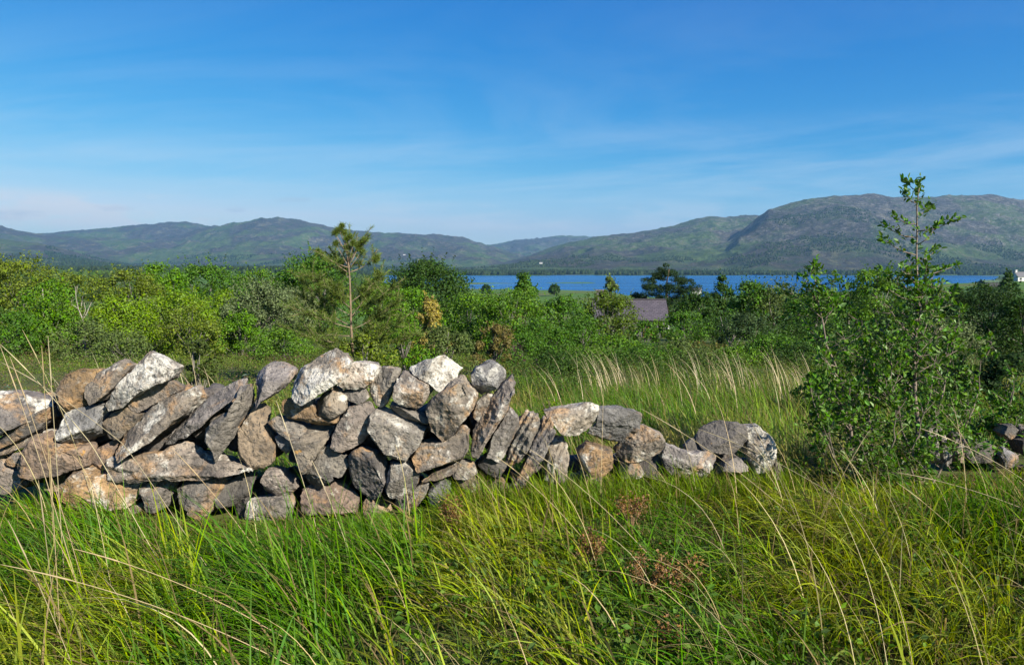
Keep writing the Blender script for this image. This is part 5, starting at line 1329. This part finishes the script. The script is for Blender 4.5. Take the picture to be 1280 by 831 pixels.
cir = t.math('MULTIPLY', t.ramp(c1, [(0.45, 0.0), (0.85, 1.0)]), t.ramp(c2, [(0.38, 0.0), (0.68, 1.0)]))
low = t.ramp(el, [(0.03, 1.0), (0.22, 0.45), (0.36, 0.06)])
cir = t.math('MULTIPLY', t.math('MULTIPLY', cir, low), 0.42)
skyc = t.mix(cir, hs.outputs[0], CLOUD)
# a few small low cumulus near the horizon
cl = t.n('ShaderNodeCombineXYZ', {0: t.math('DIVIDE', xyz.outputs['X'], t.math('MAXIMUM', xyz.outputs['Y'], 0.05)), 1: t.math('MULTIPLY', el, 5.0), 2: CSEED}).outputs[0]
c3 = t.noise(cl, 5.0, 6, 0.55)
az = t.math('DIVIDE', xyz.outputs['X'], t.math('MAXIMUM', xyz.outputs['Y'], 0.05))
s4 = t.n('ShaderNodeCombineXYZ', {0: t.math('MULTIPLY', az, 1.3), 1: t.math('ADD', t.math('MULTIPLY', el, 15.0), t.math('MULTIPLY', az, -1.1)), 2: 1.7}).outputs[0]
c4 = t.noise(s4, 2.0, 7, 0.6, None, 0.4)
str_ = t.math('MULTIPLY', t.ramp(el, [(0.05, 0.0), (0.09, 1.0), (0.13, 1.0), (0.19, 0.0)]), t.ramp(c4, [(0.42, 0.0), (0.66, 1.0)]))
skyc = t.mix(t.math('MULTIPLY', str_, 0.20), skyc, CLOUD)
band = t.math('MULTIPLY', t.ramp(el, [(0.035, 0.0), (0.05, 1.0), (0.072, 1.0), (0.088, 0.0)]), t.ramp(c3, [(0.54, 0.0), (0.62, 1.0)]))
band = t.math('MULTIPLY', band, t.ramp(t.math('ADD', az, 1.0), [(0.45, 1.0), (0.75, 0.3)]))
skyc = t.mix(t.math('MULTIPLY', band, 0.75), skyc, CLOUD2)
# a few small grey cloudlets
tel = t.math('DIVIDE', el, t.math('MAXIMUM', xyz.outputs['Y'], 0.05))
wn = t.noise(t.n('ShaderNodeCombineXYZ', {0: t.math('MULTIPLY', az, 30.0), 1: t.math('MULTIPLY', tel, 90.0), 2: 5.0}).outputs[0], 1.0, 5, 0.6)
for ca, ce, cw, ch_ in ((-.535, .075, .036, .006), (-.292, .087, .028, .005), (-.37, .073, .018, .004), (-.67, .066, .06, .008), (.33, .101, .018, .004), (.176, .079, .018, .004)):
    dx = t.math('DIVIDE', t.math('SUBTRACT', az, ca), cw); dy = t.math('DIVIDE', t.math('SUBTRACT', tel, ce), ch_)
    m_ = t.math('SUBTRACT', 1.0, t.math('ADD', t.math('MULTIPLY', dx, dx), t.math('MULTIPLY', dy, dy)))
    m_ = t.math('MULTIPLY', t.math('ADD', m_, t.math('MULTIPLY', t.math('SUBTRACT', wn, 0.55), 4.0)), 0.5, True)
    skyc = t.mix(t.math('MULTIPLY', m_, 0.6), skyc, (2.1, 2.7, 3.5))
bg = t.n('ShaderNodeBackground', {'Color': skyc, 'Strength': SKY_STR})
ow = t.n('ShaderNodeOutputWorld', {'Surface': bg.outputs[0]})

if HAZE > 0:
    hz = MB(); hz.box((500, 7300, 305), (36000, 15400, 700))
    hm = NT('haze_air')
    pv = hm.n('ShaderNodeVolumePrincipled', {'Color': (0.32, 0.65, 1.0, 1), 'Density': HAZE, 'Anisotropy': 0.2})
    ho = hz.build('haze', hm.out(None, pv.outputs[0]))
    tag(ho, kind='stuff')

scn.render.engine = 'CYCLES'
cy_ = scn.cycles
cy_.use_adaptive_sampling = True
cy_.adaptive_threshold = 0.015
cy_.use_denoising = True
cy_.max_bounces = 4
cy_.diffuse_bounces = 1
cy_.glossy_bounces = 2
cy_.transmission_bounces = 3
cy_.transparent_max_bounces = 4
cy_.volume_bounces = 0
cy_.caustics_reflective = False
cy_.caustics_refractive = False
cy_.sample_clamp_indirect = 6.0
vs_ = scn.view_settings
vs_.view_transform = 'Standard'; vs_.look = 'None'; vs_.gamma = 1.0; vs_.exposure = EXPO
vs_.use_curve_mapping = False
